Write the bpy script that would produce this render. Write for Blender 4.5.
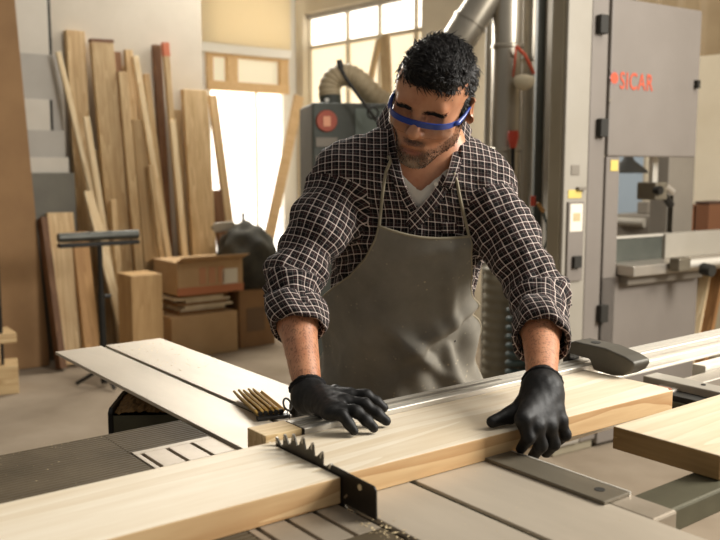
import bpy, bmesh, math, random
import numpy as np
from mathutils import Vector, Matrix, Euler
random.seed(7); np.random.seed(7)
for o in list(bpy.data.objects): bpy.data.objects.remove(o, do_unlink=True)
scene = bpy.context.scene
COL = scene.collection

# ------------------------------------------------------------------ camera
FPX, CX, CY, HOR, CZ = 850.0, 360.0, 270.0, 168.0, 1.35
PITCH = math.atan((CY - HOR) / FPX)
cam_d = bpy.data.cameras.new('camera'); cam = bpy.data.objects.new('camera', cam_d); COL.objects.link(cam)
cam.location = (0, 0, CZ); cam.rotation_euler = (math.pi/2 - PITCH, 0, 0)
cam_d.sensor_width = 36.0; cam_d.lens = FPX * 36.0 / 720.0
cam_d.clip_start = 0.05; cam_d.clip_end = 100
cam_d.dof.use_dof = True; cam_d.dof.focus_distance = 1.68; cam_d.dof.aperture_fstop = 4.5
scene.camera = cam
# ------------------------------------------------------------------ colour management
vs = scene.view_settings
vs.view_transform = 'Standard'; vs.look = 'None'; vs.gamma = 1.0; vs.use_curve_mapping = False
vs.exposure = 0.15
# ------------------------------------------------------------------ world
w = bpy.data.worlds.new('world'); scene.world = w; w.use_nodes = True
w.node_tree.nodes['Background'].inputs[0].default_value = (1.0, 0.955, 0.885, 1)
w.node_tree.nodes['Background'].inputs[1].default_value = 0.23
# ------------------------------------------------------------------ large area lights (daylight from the side and far windows, plus an added fill)
def area(name, loc, target, sx, sy, power, col):
    d = bpy.data.lights.new(name, 'AREA'); d.shape = 'RECTANGLE'; d.size = sx; d.size_y = sy
    d.energy = power; d.color = col
    o = bpy.data.objects.new(name, d); COL.objects.link(o); o.location = loc
    o.rotation_euler = (Vector(target) - Vector(loc)).to_track_quat('-Z', 'Y').to_euler()
    return o
area('daylight_side_window', (3.4, 1.75, 2.7), (0.2, 1.6, 1.0), 1.4, 1.4, 230, (1.0, 0.965, 0.90))
area('daylight_far_window', (-0.9, 6.9, 3.0), (0.0, 1.7, 1.0), 1.8, 1.6, 165, (1.0, 0.96, 0.88))
area('hall_fill', (2.6, 2.2, 4.6), (1.2, 5.0, 1.0), 2.5, 2.0, 80, (1.0, 0.94, 0.85))  # added overhead fill that brightens the bandsaw corner, not a real window

# ------------------------------------------------------------------ place helpers
_fw = np.array([0, math.cos(PITCH), -math.sin(PITCH)]); _up = np.array([0, math.sin(PITCH), math.cos(PITCH)])
def ray(x, y):
    r = _fw + np.array([1., 0, 0])*(x-CX)/FPX - _up*(y-CY)/FPX
    return r
CAM = np.array([0, 0, CZ])
def at(x, y, Y):
    r = ray(x, y); return CAM + r*(Y/r[1])
def atz(x, y, z):
    r = ray(x, y); return CAM + r*((z-CZ)/r[2])
T = 0.87                                   # height of the saw table
AZB = math.radians(-37.63)
B2 = np.array([math.sin(AZB), math.cos(AZB)]); A2 = np.array([math.cos(AZB), -math.sin(AZB)])
O2 = np.array([-0.03696, 1.20807])         # foot of the saw blade
def S(u, v, z):
    p = O2 + A2*u + B2*v; return np.array([p[0], p[1], z])
SAW_ROT = -AZB                              # local x = A, local y = B : rotation about z
SAW_ROT = math.atan2(A2[1], A2[0])

# ------------------------------------------------------------------ materials
def lin(r, g, b):
    f = lambda c: (c/255/12.92) if c/255 <= 0.04045 else ((c/255+0.055)/1.055)**2.4
    return (f(r), f(g), f(b), 1)
def newmat(name, col, rough=0.6, metal=0.0, spec=0.5):
    m = bpy.data.materials.new(name); m.use_nodes = True
    b = m.node_tree.nodes['Principled BSDF']
    b.inputs['Base Color'].default_value = col; b.inputs['Roughness'].default_value = rough
    b.inputs['Metallic'].default_value = metal; b.inputs['Specular IOR Level'].default_value = spec
    return m
def nd(m, t, **kw):
    n = m.node_tree.nodes.new(t)
    for k, v in kw.items(): setattr(n, k, v)
    return n
def lk(m, a, b): m.node_tree.links.new(a, b)
def bsdf(m): return m.node_tree.nodes['Principled BSDF']
def coords(m, kind='Object', scale=(1, 1, 1), rot=(0, 0, 0)):
    tc = nd(m, 'ShaderNodeTexCoord'); mp = nd(m, 'ShaderNodeMapping')
    mp.inputs['Scale'].default_value = scale; mp.inputs['Rotation'].default_value = rot
    lk(m, tc.outputs[kind], mp.inputs['Vector']); return mp.outputs['Vector']
def ramp(m, fac, stops):
    r = nd(m, 'ShaderNodeValToRGB'); e = r.color_ramp.elements
    while len(e) < len(stops): e.new(0.5)
    for i, (p, c) in enumerate(stops): e[i].position = p; e[i].color = c
    lk(m, fac, r.inputs['Fac']); return r.outputs['Color']
def noise(m, vec, scale, detail=4, rough=0.55, dist=0.0):
    n = nd(m, 'ShaderNodeTexNoise'); n.inputs['Scale'].default_value = scale; n.inputs['Detail'].default_value = detail
    n.inputs['Roughness'].default_value = rough; n.inputs['Distortion'].default_value = dist
    lk(m, vec, n.inputs['Vector']); return n.outputs['Fac']
def bump(m, h, strength=0.3, dist=0.002):
    b = nd(m, 'ShaderNodeBump'); b.inputs['Strength'].default_value = strength; b.inputs['Distance'].default_value = dist
    lk(m, h, b.inputs['Height']); lk(m, b.outputs['Normal'], bsdf(m).inputs['Normal'])
def math_(m, op, a, b=None, c=None):
    n = nd(m, 'ShaderNodeMath', operation=op)
    for i, x in enumerate((a, b, c)):
        if x is None: continue
        if isinstance(x, (int, float)): n.inputs[i].default_value = x
        else: lk(m, x, n.inputs[i])
    return n.outputs[0]
def mixc(m, fac, a, b, mode='MIX'):
    n = nd(m, 'ShaderNodeMix', data_type='RGBA', blend_type=mode)
    if isinstance(fac, (int, float)): n.inputs[0].default_value = fac
    else: lk(m, fac, n.inputs[0])
    for i, x in ((6, a), (7, b)):
        if isinstance(x, tuple): n.inputs[i].default_value = x
        else: lk(m, x, n.inputs[i])
    return n.outputs[2]
def speckled(name, c1, c2, scale=6, rough=0.7, metal=0.0, stretch=(1, 1, 1), bmp=0.15, spec=0.4, detail=6):
    m = newmat(name, c1, rough, metal, spec); v = coords(m, 'Object', stretch)
    f = noise(m, v, scale, detail, 0.6)
    lk(m, ramp(m, f, [(0.3, c1), (0.7, c2)]), bsdf(m).inputs['Base Color'])
    if bmp: bump(m, f, bmp, 0.003)
    return m
def wood(name, light, dark, axis=0, ring=9.0, rough=0.62, knots=0.0, var=0.25, streak=0.5):
    """Long-grain wood; axis = object axis the grain follows."""
    m = newmat(name, light, rough, 0, 0.3)
    sc = [1.0, 1.0, 1.0]; sc[axis] = 0.07
    tc = nd(m, 'ShaderNodeTexCoord'); oi = nd(m, 'ShaderNodeObjectInfo')
    add = nd(m, 'ShaderNodeVectorMath', operation='ADD'); lk(m, tc.outputs['Object'], add.inputs[0])
    sh = nd(m, 'ShaderNodeVectorMath', operation='SCALE'); sh.inputs[0].default_value = (7, 5, 3); lk(m, oi.outputs['Random'], sh.inputs['Scale'])
    lk(m, sh.outputs[0], add.inputs[1])
    mp = nd(m, 'ShaderNodeMapping'); mp.inputs['Scale'].default_value = sc; lk(m, add.outputs[0], mp.inputs['Vector'])
    v = mp.outputs['Vector']
    big = noise(m, v, ring, 3, 0.5, 0.6)
    saw = math_(m, 'FRACT', math_(m, 'MULTIPLY', big, 9.0))
    fine = noise(m, v, ring*14, 3, 0.6)
    f = math_(m, 'ADD', math_(m, 'MULTIPLY', saw, streak), math_(m, 'MULTIPLY', fine, 1-streak))
    c = ramp(m, f, [(0.2, light), (0.85, dark)])
    stain = noise(m, add.outputs[0], 5.0, 3, 0.5)
    c = mixc(m, math_(m, 'MULTIPLY', ramp(m, stain, [(0.5, (0, 0, 0, 1)), (0.75, (1, 1, 1, 1))]), 0.35), c, dark)
    if knots:
        vo = nd(m, 'ShaderNodeTexVoronoi'); vo.inputs['Scale'].default_value = 3.4
        mk = nd(m, 'ShaderNodeMapping'); s2 = [1., 1., 1.]; s2[axis] = 0.62; mk.inputs['Scale'].default_value = s2
        lk(m, add.outputs[0], mk.inputs['Vector']); lk(m, mk.outputs[0], vo.inputs['Vector'])
        kf = ramp(m, vo.outputs['Distance'], [(0.02, (1, 1, 1, 1)), (0.075, (0, 0, 0, 1))])
        c = mixc(m, math_(m, 'MULTIPLY', kf, knots), c, lin(112, 70, 40))
    hv = nd(m, 'ShaderNodeHueSaturation'); lk(m, c, hv.inputs['Color'])
    lk(m, math_(m, 'ADD', math_(m, 'MULTIPLY', oi.outputs['Random'], var), 1-var/2), hv.inputs['Value'])
    lk(m, hv.outputs[0], bsdf(m).inputs['Base Color'])
    bump(m, f, 0.12, 0.001)
    return m

M = {}
M['pine']     = wood('pine', lin(230, 219, 198), lin(208, 188, 156), 0, knots=0.8, var=0.06, ring=6, streak=.35)
M['pine_v']   = wood('pine_upright', lin(208, 182, 140), lin(172, 140, 98), 2, var=0.36)
M['pine_dark']= wood('brown_plank', lin(128, 92, 62), lin(92, 62, 40), 2, var=0.2)
M['pine_pale']= wood('pale_batten', lin(238, 218, 180), lin(212, 184, 140), 2, var=0.15)
M['block']    = wood('wood_block', lin(205, 178, 134), lin(168, 134, 90), 0, var=0.12)
M['mdf']      = speckled('brown_fibreboard', lin(150, 116, 78), lin(134, 102, 68), 3, 0.8, bmp=0.05)
M['wall']     = speckled('wall_paint', lin(206, 196, 180), lin(190, 180, 163), 1.6, 0.9, bmp=0.05)
M['wall_warm']= speckled('warm_wall_paint', lin(214, 202, 178), lin(200, 186, 160), 1.6, 0.9, bmp=0.05)
M['blind']    = speckled('roller_blind', lin(242, 230, 200), lin(238, 224, 190), 2, 0.9, bmp=0)
def blind_tr():
    m = M['blind']; nt = m.node_tree; out = [n for n in nt.nodes if n.type == 'OUTPUT_MATERIAL'][0]
    t = nd(m, 'ShaderNodeBsdfTranslucent'); t.inputs[0].default_value = lin(242, 232, 212); mx = nd(m, 'ShaderNodeMixShader'); mx.inputs[0].default_value = .5
    lk(m, bsdf(m).outputs[0], mx.inputs[1]); lk(m, t.outputs[0], mx.inputs[2]); lk(m, mx.outputs[0], out.inputs['Surface'])
blind_tr()
M['white']    = newmat('white_paint', lin(236, 232, 222), 0.6)
M['frame_or'] = wood('orange_window_wood', lin(226, 194, 148), lin(208, 172, 124), 0, var=0.1)
M['floor']    = speckled('concrete_floor', lin(152, 138, 120), lin(130, 116, 98), 2.2, 0.9, bmp=0.1, detail=8, spec=.08)
M['alu']      = speckled('brushed_aluminium', lin(196, 188, 176), lin(178, 170, 158), 5, 0.38, 0.75, (1, 1, 1), 0.05)
M['plate']    = speckled('dusty_carriage_plate', lin(198, 186, 167), lin(176, 164, 146), 7, 0.5, 0.35, (1, .25, 1), 0.08)
M['alu_b']    = speckled('bright_aluminium', lin(226, 220, 208), lin(206, 200, 188), 6, 0.42, 0.45, (.1, 1, 1), 0.04)
M['iron']     = speckled('cast_iron', lin(96, 84, 66), lin(74, 64, 49), 9, 0.6, 0.1, (1, 1, 1), 0.08, .12)
M['insert']   = speckled('pale_insert', lin(172, 158, 140), lin(150, 138, 120), 9, 0.5, 0.4)
M['slot']     = newmat('dark_slot', lin(34, 31, 24), 0.7)
M['olive_m']  = speckled('olive_metal', lin(96, 92, 72), lin(76, 72, 56), 8, 0.5, 0.3)
M['steel']    = speckled('blade_steel', lin(88, 84, 76), lin(62, 58, 52), 14, 0.32, 0.85)
M['tooth']    = newmat('carbide_tooth', lin(170, 165, 155), 0.3, 0.9)
M['black_m']  = speckled('black_metal', lin(44, 41, 37), lin(30, 28, 25), 12, 0.45, 0.4)
M['dark_bar'] = speckled('dark_steel_bar', lin(122, 114, 98), lin(98, 90, 76), 10, 0.42, 0.35, (1, .2, 1))
M['stop']     = speckled('grey_cast_stop', lin(92, 88, 78), lin(78, 74, 66), 10, 0.5, 0.25)
M['grey_paint']=speckled('grey_machine_paint', lin(126, 118, 110), lin(117, 109, 101), 2.5, 0.55, bmp=0.02)
M['grey_dark']= speckled('dark_grey_machine_paint', lin(128, 120, 108), lin(116, 108, 97), 3, 0.55, bmp=0.02)
M['olive']    = speckled('olive_grey_paint', lin(152, 143, 122), lin(138, 128, 106), 3, 0.65, bmp=0.02)
M['panel_w']  = speckled('pale_panel_paint', lin(156, 149, 137), lin(146, 139, 126), 3, 0.5, bmp=0.02)
M['duct']     = speckled('galvanised_duct', lin(172, 164, 150), lin(150, 142, 128), 7, 0.36, 0.8, (1, 1, .3), 0.05)
M['hose']     = speckled('ribbed_hose', lin(186, 168, 136), lin(166, 148, 116), 8, 0.6)
M['teal']     = speckled('teal_hose', lin(70, 86, 84), lin(56, 70, 70), 8, 0.5)
M['mach_gr']  = speckled('dark_green_machine', lin(78, 80, 72), lin(62, 64, 58), 5, 0.55)
M['red']      = newmat('red_plastic', lin(186, 62, 40), 0.45)
M['orange']   = newmat('orange_red_lettering', lin(190, 78, 48), 0.6)
M['yellow']   = newmat('yellow_sticker', lin(206, 184, 98), 0.6)
M['sticker']  = newmat('white_sticker', lin(224, 216, 198), 0.6)
M['blue_p']   = newmat('pale_blue_card', lin(158, 172, 184), 0.7)
M['card']     = speckled('cardboard', lin(194, 162, 122), lin(180, 148, 108), 4, 0.85, bmp=0.04)
M['card_d']   = speckled('dark_cardboard', lin(142, 108, 72), lin(126, 94, 62), 4, 0.85, bmp=0.04)
M['paper']    = speckled('paper', lin(226, 212, 186), lin(206, 190, 160), 12, 0.85)
M['melam']    = speckled('grey_melamine', lin(178, 172, 162), lin(168, 162, 152), 4, 0.6, bmp=0)
M['melam_w']  = speckled('white_melamine', lin(206, 198, 184), lin(196, 188, 174), 4, 0.6, bmp=0)
M['melam_d']  = speckled('dark_grey_melamine', lin(112, 108, 96), lin(100, 96, 86), 4, 0.6, bmp=0)
M['sawdust']  = speckled('sawdust', lin(150, 116, 72), lin(104, 78, 46), 60, 0.95, bmp=0.8)
M['chips']    = newmat('pale_chips', lin(226, 204, 160), 0.9)
M['ruler']    = speckled('varnished_ruler', lin(206, 170, 96), lin(176, 140, 72), 12, 0.4)
M['corr']     = speckled('tan_corrugated', lin(166, 144, 110), lin(150, 128, 96), 3, 0.7)
M['bundle']   = speckled('dark_bundle', lin(70, 66, 54), lin(44, 42, 36), 9, 0.8, bmp=0.6)
M['tagbrown'] = newmat('dark_brown_wood', lin(112, 70, 42), 0.6)
def emissive(name, col, s):
    m = newmat(name, col, 0.3); b = bsdf(m); b.inputs['Emission Color'].default_value = col; b.inputs['Emission Strength'].default_value = s
    return m
M['daylight'] = emissive('daylit_pane', (1.0, 0.95, 0.86, 1), 2.2)
M['dayhaze']  = emissive('daylit_pane_low', lin(240, 226, 196), 0.9)
M['frost']    = emissive('frosted_pane', lin(226, 220, 196), 0.35)

# ------------------------------------------------------------------ mesh helpers
class MB:
    def __init__(s): s.v = []; s.f = []
    def add(s, vs, fs):
        n = len(s.v); s.v += [tuple(map(float, p)) for p in vs]; s.f += [tuple(i+n for i in f) for f in fs]; return s
    def box(s, x0, x1, y0, y1, z0, z1):
        return s.add([(x0,y0,z0),(x1,y0,z0),(x1,y1,z0),(x0,y1,z0),(x0,y0,z1),(x1,y0,z1),(x1,y1,z1),(x0,y1,z1)],
                     [(0,3,2,1),(4,5,6,7),(0,1,5,4),(1,2,6,5),(2,3,7,6),(3,0,4,7)])
    def prism(s, pts, axis, a, b):
        """pts: 2-D outline (ccw); extruded along axis from a to b."""
        def P(p, t):
            return {0: (t, p[0], p[1]), 1: (p[0], t, p[1]), 2: (p[0], p[1], t)}[axis]
        n = len(pts); vs = [P(p, a) for p in pts] + [P(p, b) for p in pts]
        fs = [tuple(range(n-1, -1, -1)), tuple(range(n, 2*n))] + [(i, (i+1) % n, n+(i+1) % n, n+i) for i in range(n)]
        return s.add(vs, fs)
    def tube(s, pts, r, n=10, cap=True):
        pts = [np.array(p, float) for p in pts]; rs = r if hasattr(r, '__len__') else [r]*len(pts)
        vs = []; up = np.array([0.13, 0.21, 0.97])
        for i, p in enumerate(pts):
            t = pts[min(i+1, len(pts)-1)] - pts[max(i-1, 0)]; t = t/(np.linalg.norm(t)+1e-9)
            if i == 0:
                a = np.cross(t, up); a = a/(np.linalg.norm(a)+1e-9)
            else:
                a = a - t*(a@t); a = a/(np.linalg.norm(a)+1e-9)
            b = np.cross(t, a)
            vs += [p + rs[i]*(math.cos(2*math.pi*k/n)*a + math.sin(2*math.pi*k/n)*b) for k in range(n)]
        m = len(pts); fs = []
        for i in range(m-1):
            for k in range(n): fs.append((i*n+k, i*n+(k+1) % n, (i+1)*n+(k+1) % n, (i+1)*n+k))
        if cap: fs += [tuple(range(n-1, -1, -1)), tuple(range((m-1)*n, m*n))]
        return s.add(vs, fs)
    def obox(s, c, ax, ay, az):
        """box with centre c and half-axis vectors."""
        c, ax, ay, az = map(np.array, (c, ax, ay, az))
        vs = [c+sx*ax+sy*ay+sz*az for sz in (-1, 1) for sx, sy in ((-1,-1),(1,-1),(1,1),(-1,1))]
        return s.add(vs, [(0,3,2,1),(4,5,6,7),(0,1,5,4),(1,2,6,5),(2,3,7,6),(3,0,4,7)])
    def build(s, name, mat, parent=None, smooth=False, bevel=0.0, seg=2, tag=None):
        me = bpy.data.meshes.new(name); me.from_pydata(s.v, [], s.f); me.validate(); me.update()
        o = bpy.data.objects.new(name, me); COL.objects.link(o)
        bm = bmesh.new(); bm.from_mesh(me); bmesh.ops.recalc_face_normals(bm, faces=bm.faces); bm.to_mesh(me); bm.free()
        if mat: me.materials.append(mat)
        if smooth:
            for p in me.polygons: p.use_smooth = True
            if smooth == 'auto': me.set_sharp_from_angle(angle=math.radians(40))
        if bevel:
            b = o.modifiers.new('bevel', 'BEVEL'); b.width = bevel; b.segments = seg; b.limit_method = 'ANGLE'
        if parent is not None: o.parent = parent
        return o
def tag(o, label=None, cat=None, group=None, kind=None):
    if label: o['label'] = label
    if cat: o['category'] = cat
    if group: o['group'] = group
    if kind: o['kind'] = kind
    return o
def empty(name, loc=(0, 0, 0), rz=0.0, label=None, cat=None, group=None):
    o = bpy.data.objects.new(name, None); COL.objects.link(o); o.location = loc; o.rotation_euler = (0, 0, rz); o.empty_display_size = .05
    return tag(o, label, cat, group)
def arc(cx, cy, r, a0, a1, n):
    return [(cx + r*math.cos(math.radians(a0+(a1-a0)*i/n)), cy + r*math.sin(math.radians(a0+(a1-a0)*i/n))) for i in range(n+1)]

# ================================================================== ROOM
class Plane:
    """vertical plane through p0 (2-D) along d (2-D); s runs along d, n points towards the camera."""
    def __init__(s, p0, d):
        s.p0 = np.array(p0[:2], float); s.d = np.array(d, float)/np.linalg.norm(d)
        n = np.array([-s.d[1], s.d[0]]); s.n = n if n @ (-s.p0) > 0 else -n
    def sz(s, x, y, off=0.0):
        r = ray(x, y); p0 = s.p0 + s.n*off
        t = (p0 @ s.n)/(r[:2] @ s.n); P = CAM + r*t
        return (P[:2]-s.p0) @ s.d, P[2]
    def P(s, a, z, off=0.0):
        p = s.p0 + s.d*a + s.n*off; return np.array([p[0], p[1], z])
    def box(s, mb, a0, a1, z0, z1, n0, n1):
        c = s.P((a0+a1)/2, (z0+z1)/2, (n0+n1)/2); d3 = np.array([s.d[0], s.d[1], 0]); n3 = np.array([s.n[0], s.n[1], 0])
        return mb.obox(c, d3*(a1-a0)/2, n3*(n1-n0)/2, np.array([0, 0, (z1-z0)/2]))
    def pbox(s, mb, x0, y0, x1, y1, n0, n1):
        """box whose face at offset n1 covers the image rectangle."""
        ym = (y0+y1)/2; xm = (x0+x1)/2
        a0, _ = s.sz(x0, ym, n1); a1, _ = s.sz(x1, ym, n1); _, z1 = s.sz(xm, y0, n1); _, z0 = s.sz(xm, y1, n1)
        return s.box(mb, min(a0, a1), max(a0, a1), z0, z1, n0, n1)
def beam(name, p0, p1, width, thick, mat, wdir=None, bevel=0.003, parent=None):
    """straight piece from p0 to p1, mesh local z along its length."""
    p0, p1 = Vector(p0), Vector(p1); ax = (p1-p0); L = ax.length; ax.normalize()
    wd = Vector(wdir if wdir is not None else (A2[0], A2[1], 0)); wd = (wd - ax*wd.dot(ax)).normalized(); td = ax.cross(wd)
    o = MB().box(-width/2, width/2, -thick/2, thick/2, 0, L).build(name, mat, parent, bevel=bevel)
    m = Matrix((wd, td, ax)).transposed().to_4x4(); m.translation = p0
    o.matrix_world = m
    return o

tag(MB().box(-6, 6, -2.5, 12, -0.1, 0).build('floor', M['floor']), kind='structure')
# wall carrying the timber
W0 = atz(208, 333, 0)
PL = Plane(W0, A2)
mb = MB(); PL.box(mb, -6.0, 0, 0, 5.0, -0.15, 0); tag(mb.build('wall_left', M['wall']), kind='structure')
# far corner with the blind and the glazed door
C0 = at(297, 168, 9.3)
PB = Plane(C0, A2)
aL, _ = PB.sz(206, 100); aR, _ = PB.sz(287, 100)
zT0 = PB.sz(245, 90)[1]; zT1 = PB.sz(245, 52)[1]; zB0 = PB.sz(245, 50)[1]
mb = MB(); PB.box(mb, -6, aL, 0, 5.0, -0.2, 0); PB.box(mb, aR, 0.2, 0, 5.0, -0.2, 0); PB.box(mb, aL, aR, 4.6, 5.0, -0.2, 0)
tag(mb.build('wall_back', M['white']), kind='structure')
# transom window
wn = tag(empty('window_1', PB.P((aL+aR)/2, zT0, 0)), kind='structure')
def wpart(pl, name, a0, a1, z0, z1, n0, n1, mat, parent, bevel=0.0):
    mb = MB(); pl.box(mb, a0, a1, z0, z1, n0, n1); o = mb.build(name, mat, bevel=bevel)
    o.parent = parent
    if parent is not None:
        o.matrix_parent_inverse = (Matrix.Translation(parent.location) @ parent.rotation_euler.to_matrix().to_4x4()).inverted()
    return o
am, _ = PB.sz(231, 70)
for a0, a1 in ((aL, aL+.07), (am-.06, am+.06), (aR-.1, aR)): wpart(PB, 'window_frame', a0, a1, zT0, zT1, -.06, .04, M['frame_or'], wn, .004)
wpart(PB, 'window_rail', aL, aR, zT1-.07, zT1, -.06, .05, M['frame_or'], wn, .004)
wpart(PB, 'window_rail', aL, aR, zT0-.02, zT0+.07, -.06, .05, M['frame_or'], wn, .004)
wpart(PB, 'pane', aL+.05, am-.05, zT0+.06, zT1-.06, -.03, -.02, M['frost'], wn)
wpart(PB, 'pane', am+.05, aR-.08, zT0+.06, zT1-.06, -.03, -.02, M['frost'], wn)
# glazed door under it, full of daylight
dr = tag(empty('door_1', PB.P((aL+aR)/2, 0, 0)), kind='structure')
a3 = PB.sz(258, 150)[0]
wpart(PB, 'pane', aL+.03, a3-.01, .15, zT0-.02, -.05, -.04, M['daylight'], dr)
wpart(PB, 'pane', a3+.01, aR-.05, .15, zT0-.02, -.05, -.04, M['daylight'], dr)
wpart(PB, 'door_frame', a3-.015, a3+.015, .1, zT0-.02, -.06, -.02, M['white'], dr)
wpart(PB, 'door_frame', aR-.06, aR, .1, zT0-.02, -.06, .02, M['white'], dr)
wpart(PB, 'door_frame', aL, aL+.04, .1, zT0-.02, -.06, .02, M['white'], dr)
wpart(PB, 'door_rail', aL, aR, 0, .15, -.06, .02, M['white'], dr)
# upper window behind the blind
w3 = tag(empty('window_3', PB.P((aL+aR)/2, zT1, 0)), kind='structure')
wpart(PB, 'pane', aL+.03, aR-.03, zT1+.06, 4.5, -.05, -.04, emissive('daylit_pane_soft', (1, .97, .9, 1), 1.1), w3)
wpart(PB, 'window_frame', aL, aR, zT1, zT1+.06, -.06, .02, M['white'], w3)
# roller blind above
bl = empty('roller_blind', PB.P((aL+aR)/2, zB0, .08), 0, 'cream roller blind pulled down over the far window, white bottom rail', 'blind')
_, zb = PB.sz(245, 46, .1); aR2, _ = PB.sz(291, 30, .1); aL2, _ = PB.sz(200, 30, .1)
wpart(PB, 'blind_cloth', aL2, aR2, zb, 4.5, .08, .09, M['blind'], bl)
wpart(PB, 'bottom_rail', aL2, aR2, zb-.09, zb, .06, .11, M['white'], bl, .01)
o = MB().tube([PB.P(aL2, 4.5, .1), PB.P(aR2, 4.5, .1)], .05, 14).build('roller', M['white'], smooth='auto'); o.parent = bl; o.matrix_parent_inverse = Matrix.Translation(bl.location).inverted()
# side wall with the big window, running from the corner towards the right
dR = np.array([math.sin(math.radians(138)), math.cos(math.radians(138))])
PR = Plane(C0, dR)
s0, _ = PR.sz(303, 60); s1, _ = PR.sz(421, 60); _, zt = PR.sz(303, 14); _, zm = PR.sz(303, 47); zbot = 1.0
mb = MB(); PR.box(mb, 0, s0, 0, 5, -.2, 0); PR.box(mb, s0, s1, zt, 5, -.2, 0); PR.box(mb, s0, s1, 0, zbot, -.2, 0); PR.box(mb, s1, 8, 0, 5, -.2, 0)
tag(mb.build('wall_right', M['wall_warm']), kind='structure')
w2 = tag(empty('window_2', PR.P((s0+s1)/2, zbot, 0)), kind='structure')
mull = [s0, PR.sz(341, 60)[0], PR.sz(373, 60)[0], PR.sz(409, 60)[0], s1]
for i in range(4):
    wpart(PR, 'pane', mull[i], mull[i+1], zm+.02, zt, -.12, -.11, M['daylight'], w2)
    wpart(PR, 'pane', mull[i], mull[i+1], zbot, zm-.02, -.12, -.11, M['dayhaze'], w2)
for a in mull: wpart(PR, 'mullion', a-.018, a+.018, zbot, zt, -.14, -.08, M['wall_warm'], w2)
wpart(PR, 'window_rail', s0, s1, zm-.02, zm+.02, -.13, -.09, M['wall_warm'], w2)
wpart(PR, 'window_rail', s0, s1, zt-.05, zt, -.13, -.06, M['melam'], w2)
wpart(PR, 'window_sill', s0, s1, zbot-.05, zbot, -.14, .1, M['white'], w2)
# tan corrugated cladding high on the side wall, right of the bandsaw
s5, _ = PR.sz(600, 30); mb = MB(); n = 40
pts = [(s5+i*.055, .05+.02*math.sin(i*math.pi/1.5)) for i in range(n)]
vs_ = []; fs_ = []
for i, (a, off) in enumerate(pts): vs_ += [PR.P(a, 1.6, off), PR.P(a, 5, off)]
for i in range(n-1): fs_.append((2*i, 2*i+2, 2*i+3, 2*i+1))
tag(mb.add(vs_, fs_).build('trim_1', M['corr'], smooth=True), kind='structure')

# ================================================================== TIMBER WALL
def wallpt(x, y, off):
    a, z = PL.sz(x, y, off); return PL.P(a, z, off)
def leaning(name, label, top, bot, wpx, thick, layer, mat, group=None, cat='plank', bevel=.004):
    """plank leaning on the timber wall: top / bottom are picture points of its centre line, layer = how far out it stands."""
    off = .035 + .05*layer; foot = .12 + .075*layer
    pt = wallpt(top[0], top[1], off)
    # foot on the floor on the picture line through both points
    x0, y0 = top; x1, y1 = bot
    best = None
    for k in range(60):
        y = y1 + (k-20)*2.0; x = x0 + (x1-x0)*(y-y0)/(y1-y0); q = wallpt(x, y, foot)
        if best is None or abs(q[2]-.012) < best[0]: best = (abs(q[2]-.012), q)
    pb = best[1]; pb[2] = .012
    scale = np.linalg.norm(wallpt(top[0]+1, top[1], off)-pt)
    o = beam(name, pb, pt, wpx*scale*.97, thick, mat, bevel=bevel)
    tag(o, label, cat, group or 'planks leaning on the timber wall'); return o
pv, pp, pd = M['pine_v'], M['pine_pale'], M['pine_dark']
TIM = [
 ('tan plank with a dark side, standing tallest among the leaning timber', (74, 31), (92, 345), 19, .06, 0, pv),
 ('broad pale plank with a brown top end leaning beside the tallest plank', (101, 40), (128, 345), 23, .05, 2, pv),
 ('narrow plank with a brown end, half hidden behind the broad pale plank', (116, 52), (139, 345), 8, .04, 1, pd),
 ('slim light batten crossing in front of the tallest plank at a slant', (58, 52), (128, 345), 5, .03, 3, pp),
 ('short thin pale batten leaning across the tallest plank', (86, 117), (122, 345), 6, .03, 4, pp),
 ('short pale board low in the timber, standing behind the roller stand', (88, 191), (126, 342), 9, .03, 5, pp),
 ('slender plank with a pointed broken top in the middle of the timber', (128, 50), (150, 345), 8, .04, 1, pv),
 ('long pale batten sloping down to the right beside the broken-topped plank', (135, 56), (183, 345), 6, .03, 2, pp),
 ('mid-brown batten between the two long pale battens', (146, 74), (178, 345), 6, .035, 1, pv),
 ('tan plank rising behind the long pale battens', (122, 72), (146, 345), 9, .035, 3, pv),
 ('dark brown plank beside the red-tipped batten', (156, 45), (174, 345), 8, .04, 0, pd),
 ('batten with a red painted top end', (165, 43), (190, 345), 6, .035, 1, pv),
 ('pale batten leaning below the red-tipped batten', (172, 120), (193, 345), 6, .03, 2, pp),
 ('short tan stick with its top just below the dark brown plank', (150, 165), (172, 345), 5, .03, 4, pv),
 ('wide pale board with a square top at the end of the timber wall', (194, 90), (209, 345), 25, .05, 1, pv),
 ('narrow plank tilted past the wide square-topped board, against the bright door', (212, 95), (245, 345), 8, .04, 0, pv),
 ('short dark plank end wedged beside the wide square-topped board', (216, 190), (233, 345), 9, .04, 1, pd),
 ('wide low tan board behind the roller stand, lowest at the corner', (59, 213), (72, 352), 27, .05, 5, pv),
 ('dark brown board on edge beside the wide low tan board', (42, 218), (60, 356), 7, .10, 6, pd),
 ('orange-brown board between wide low tan board and roller stand', (79, 232), (92, 350), 16, .04, 6, wood('orange_board', lin(186, 146, 96), lin(150, 110, 68), 2, var=.1)),
 ('tan board filling the gap behind the broken-topped plank', (121, 66), (140, 345), 14, .03, 0, pv),
 ('pale board behind the long pale battens in the middle of the timber', (140, 80), (160, 345), 12, .03, 0, pp),
 ('wide mid-tan board standing low behind the sawn block', (139, 120), (158, 345), 15, .03, 2, pv),
 ('thin tan batten just left of the wide square-topped board', (177, 110), (190, 345), 7, .03, 0, pv),
 ('brown board low behind the slanting light batten', (92, 150), (110, 345), 14, .03, 1, pv),
 ('slim brown stick standing right behind the roller stand post', (113, 200), (124, 345), 6, .03, 5, pv),
]
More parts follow.
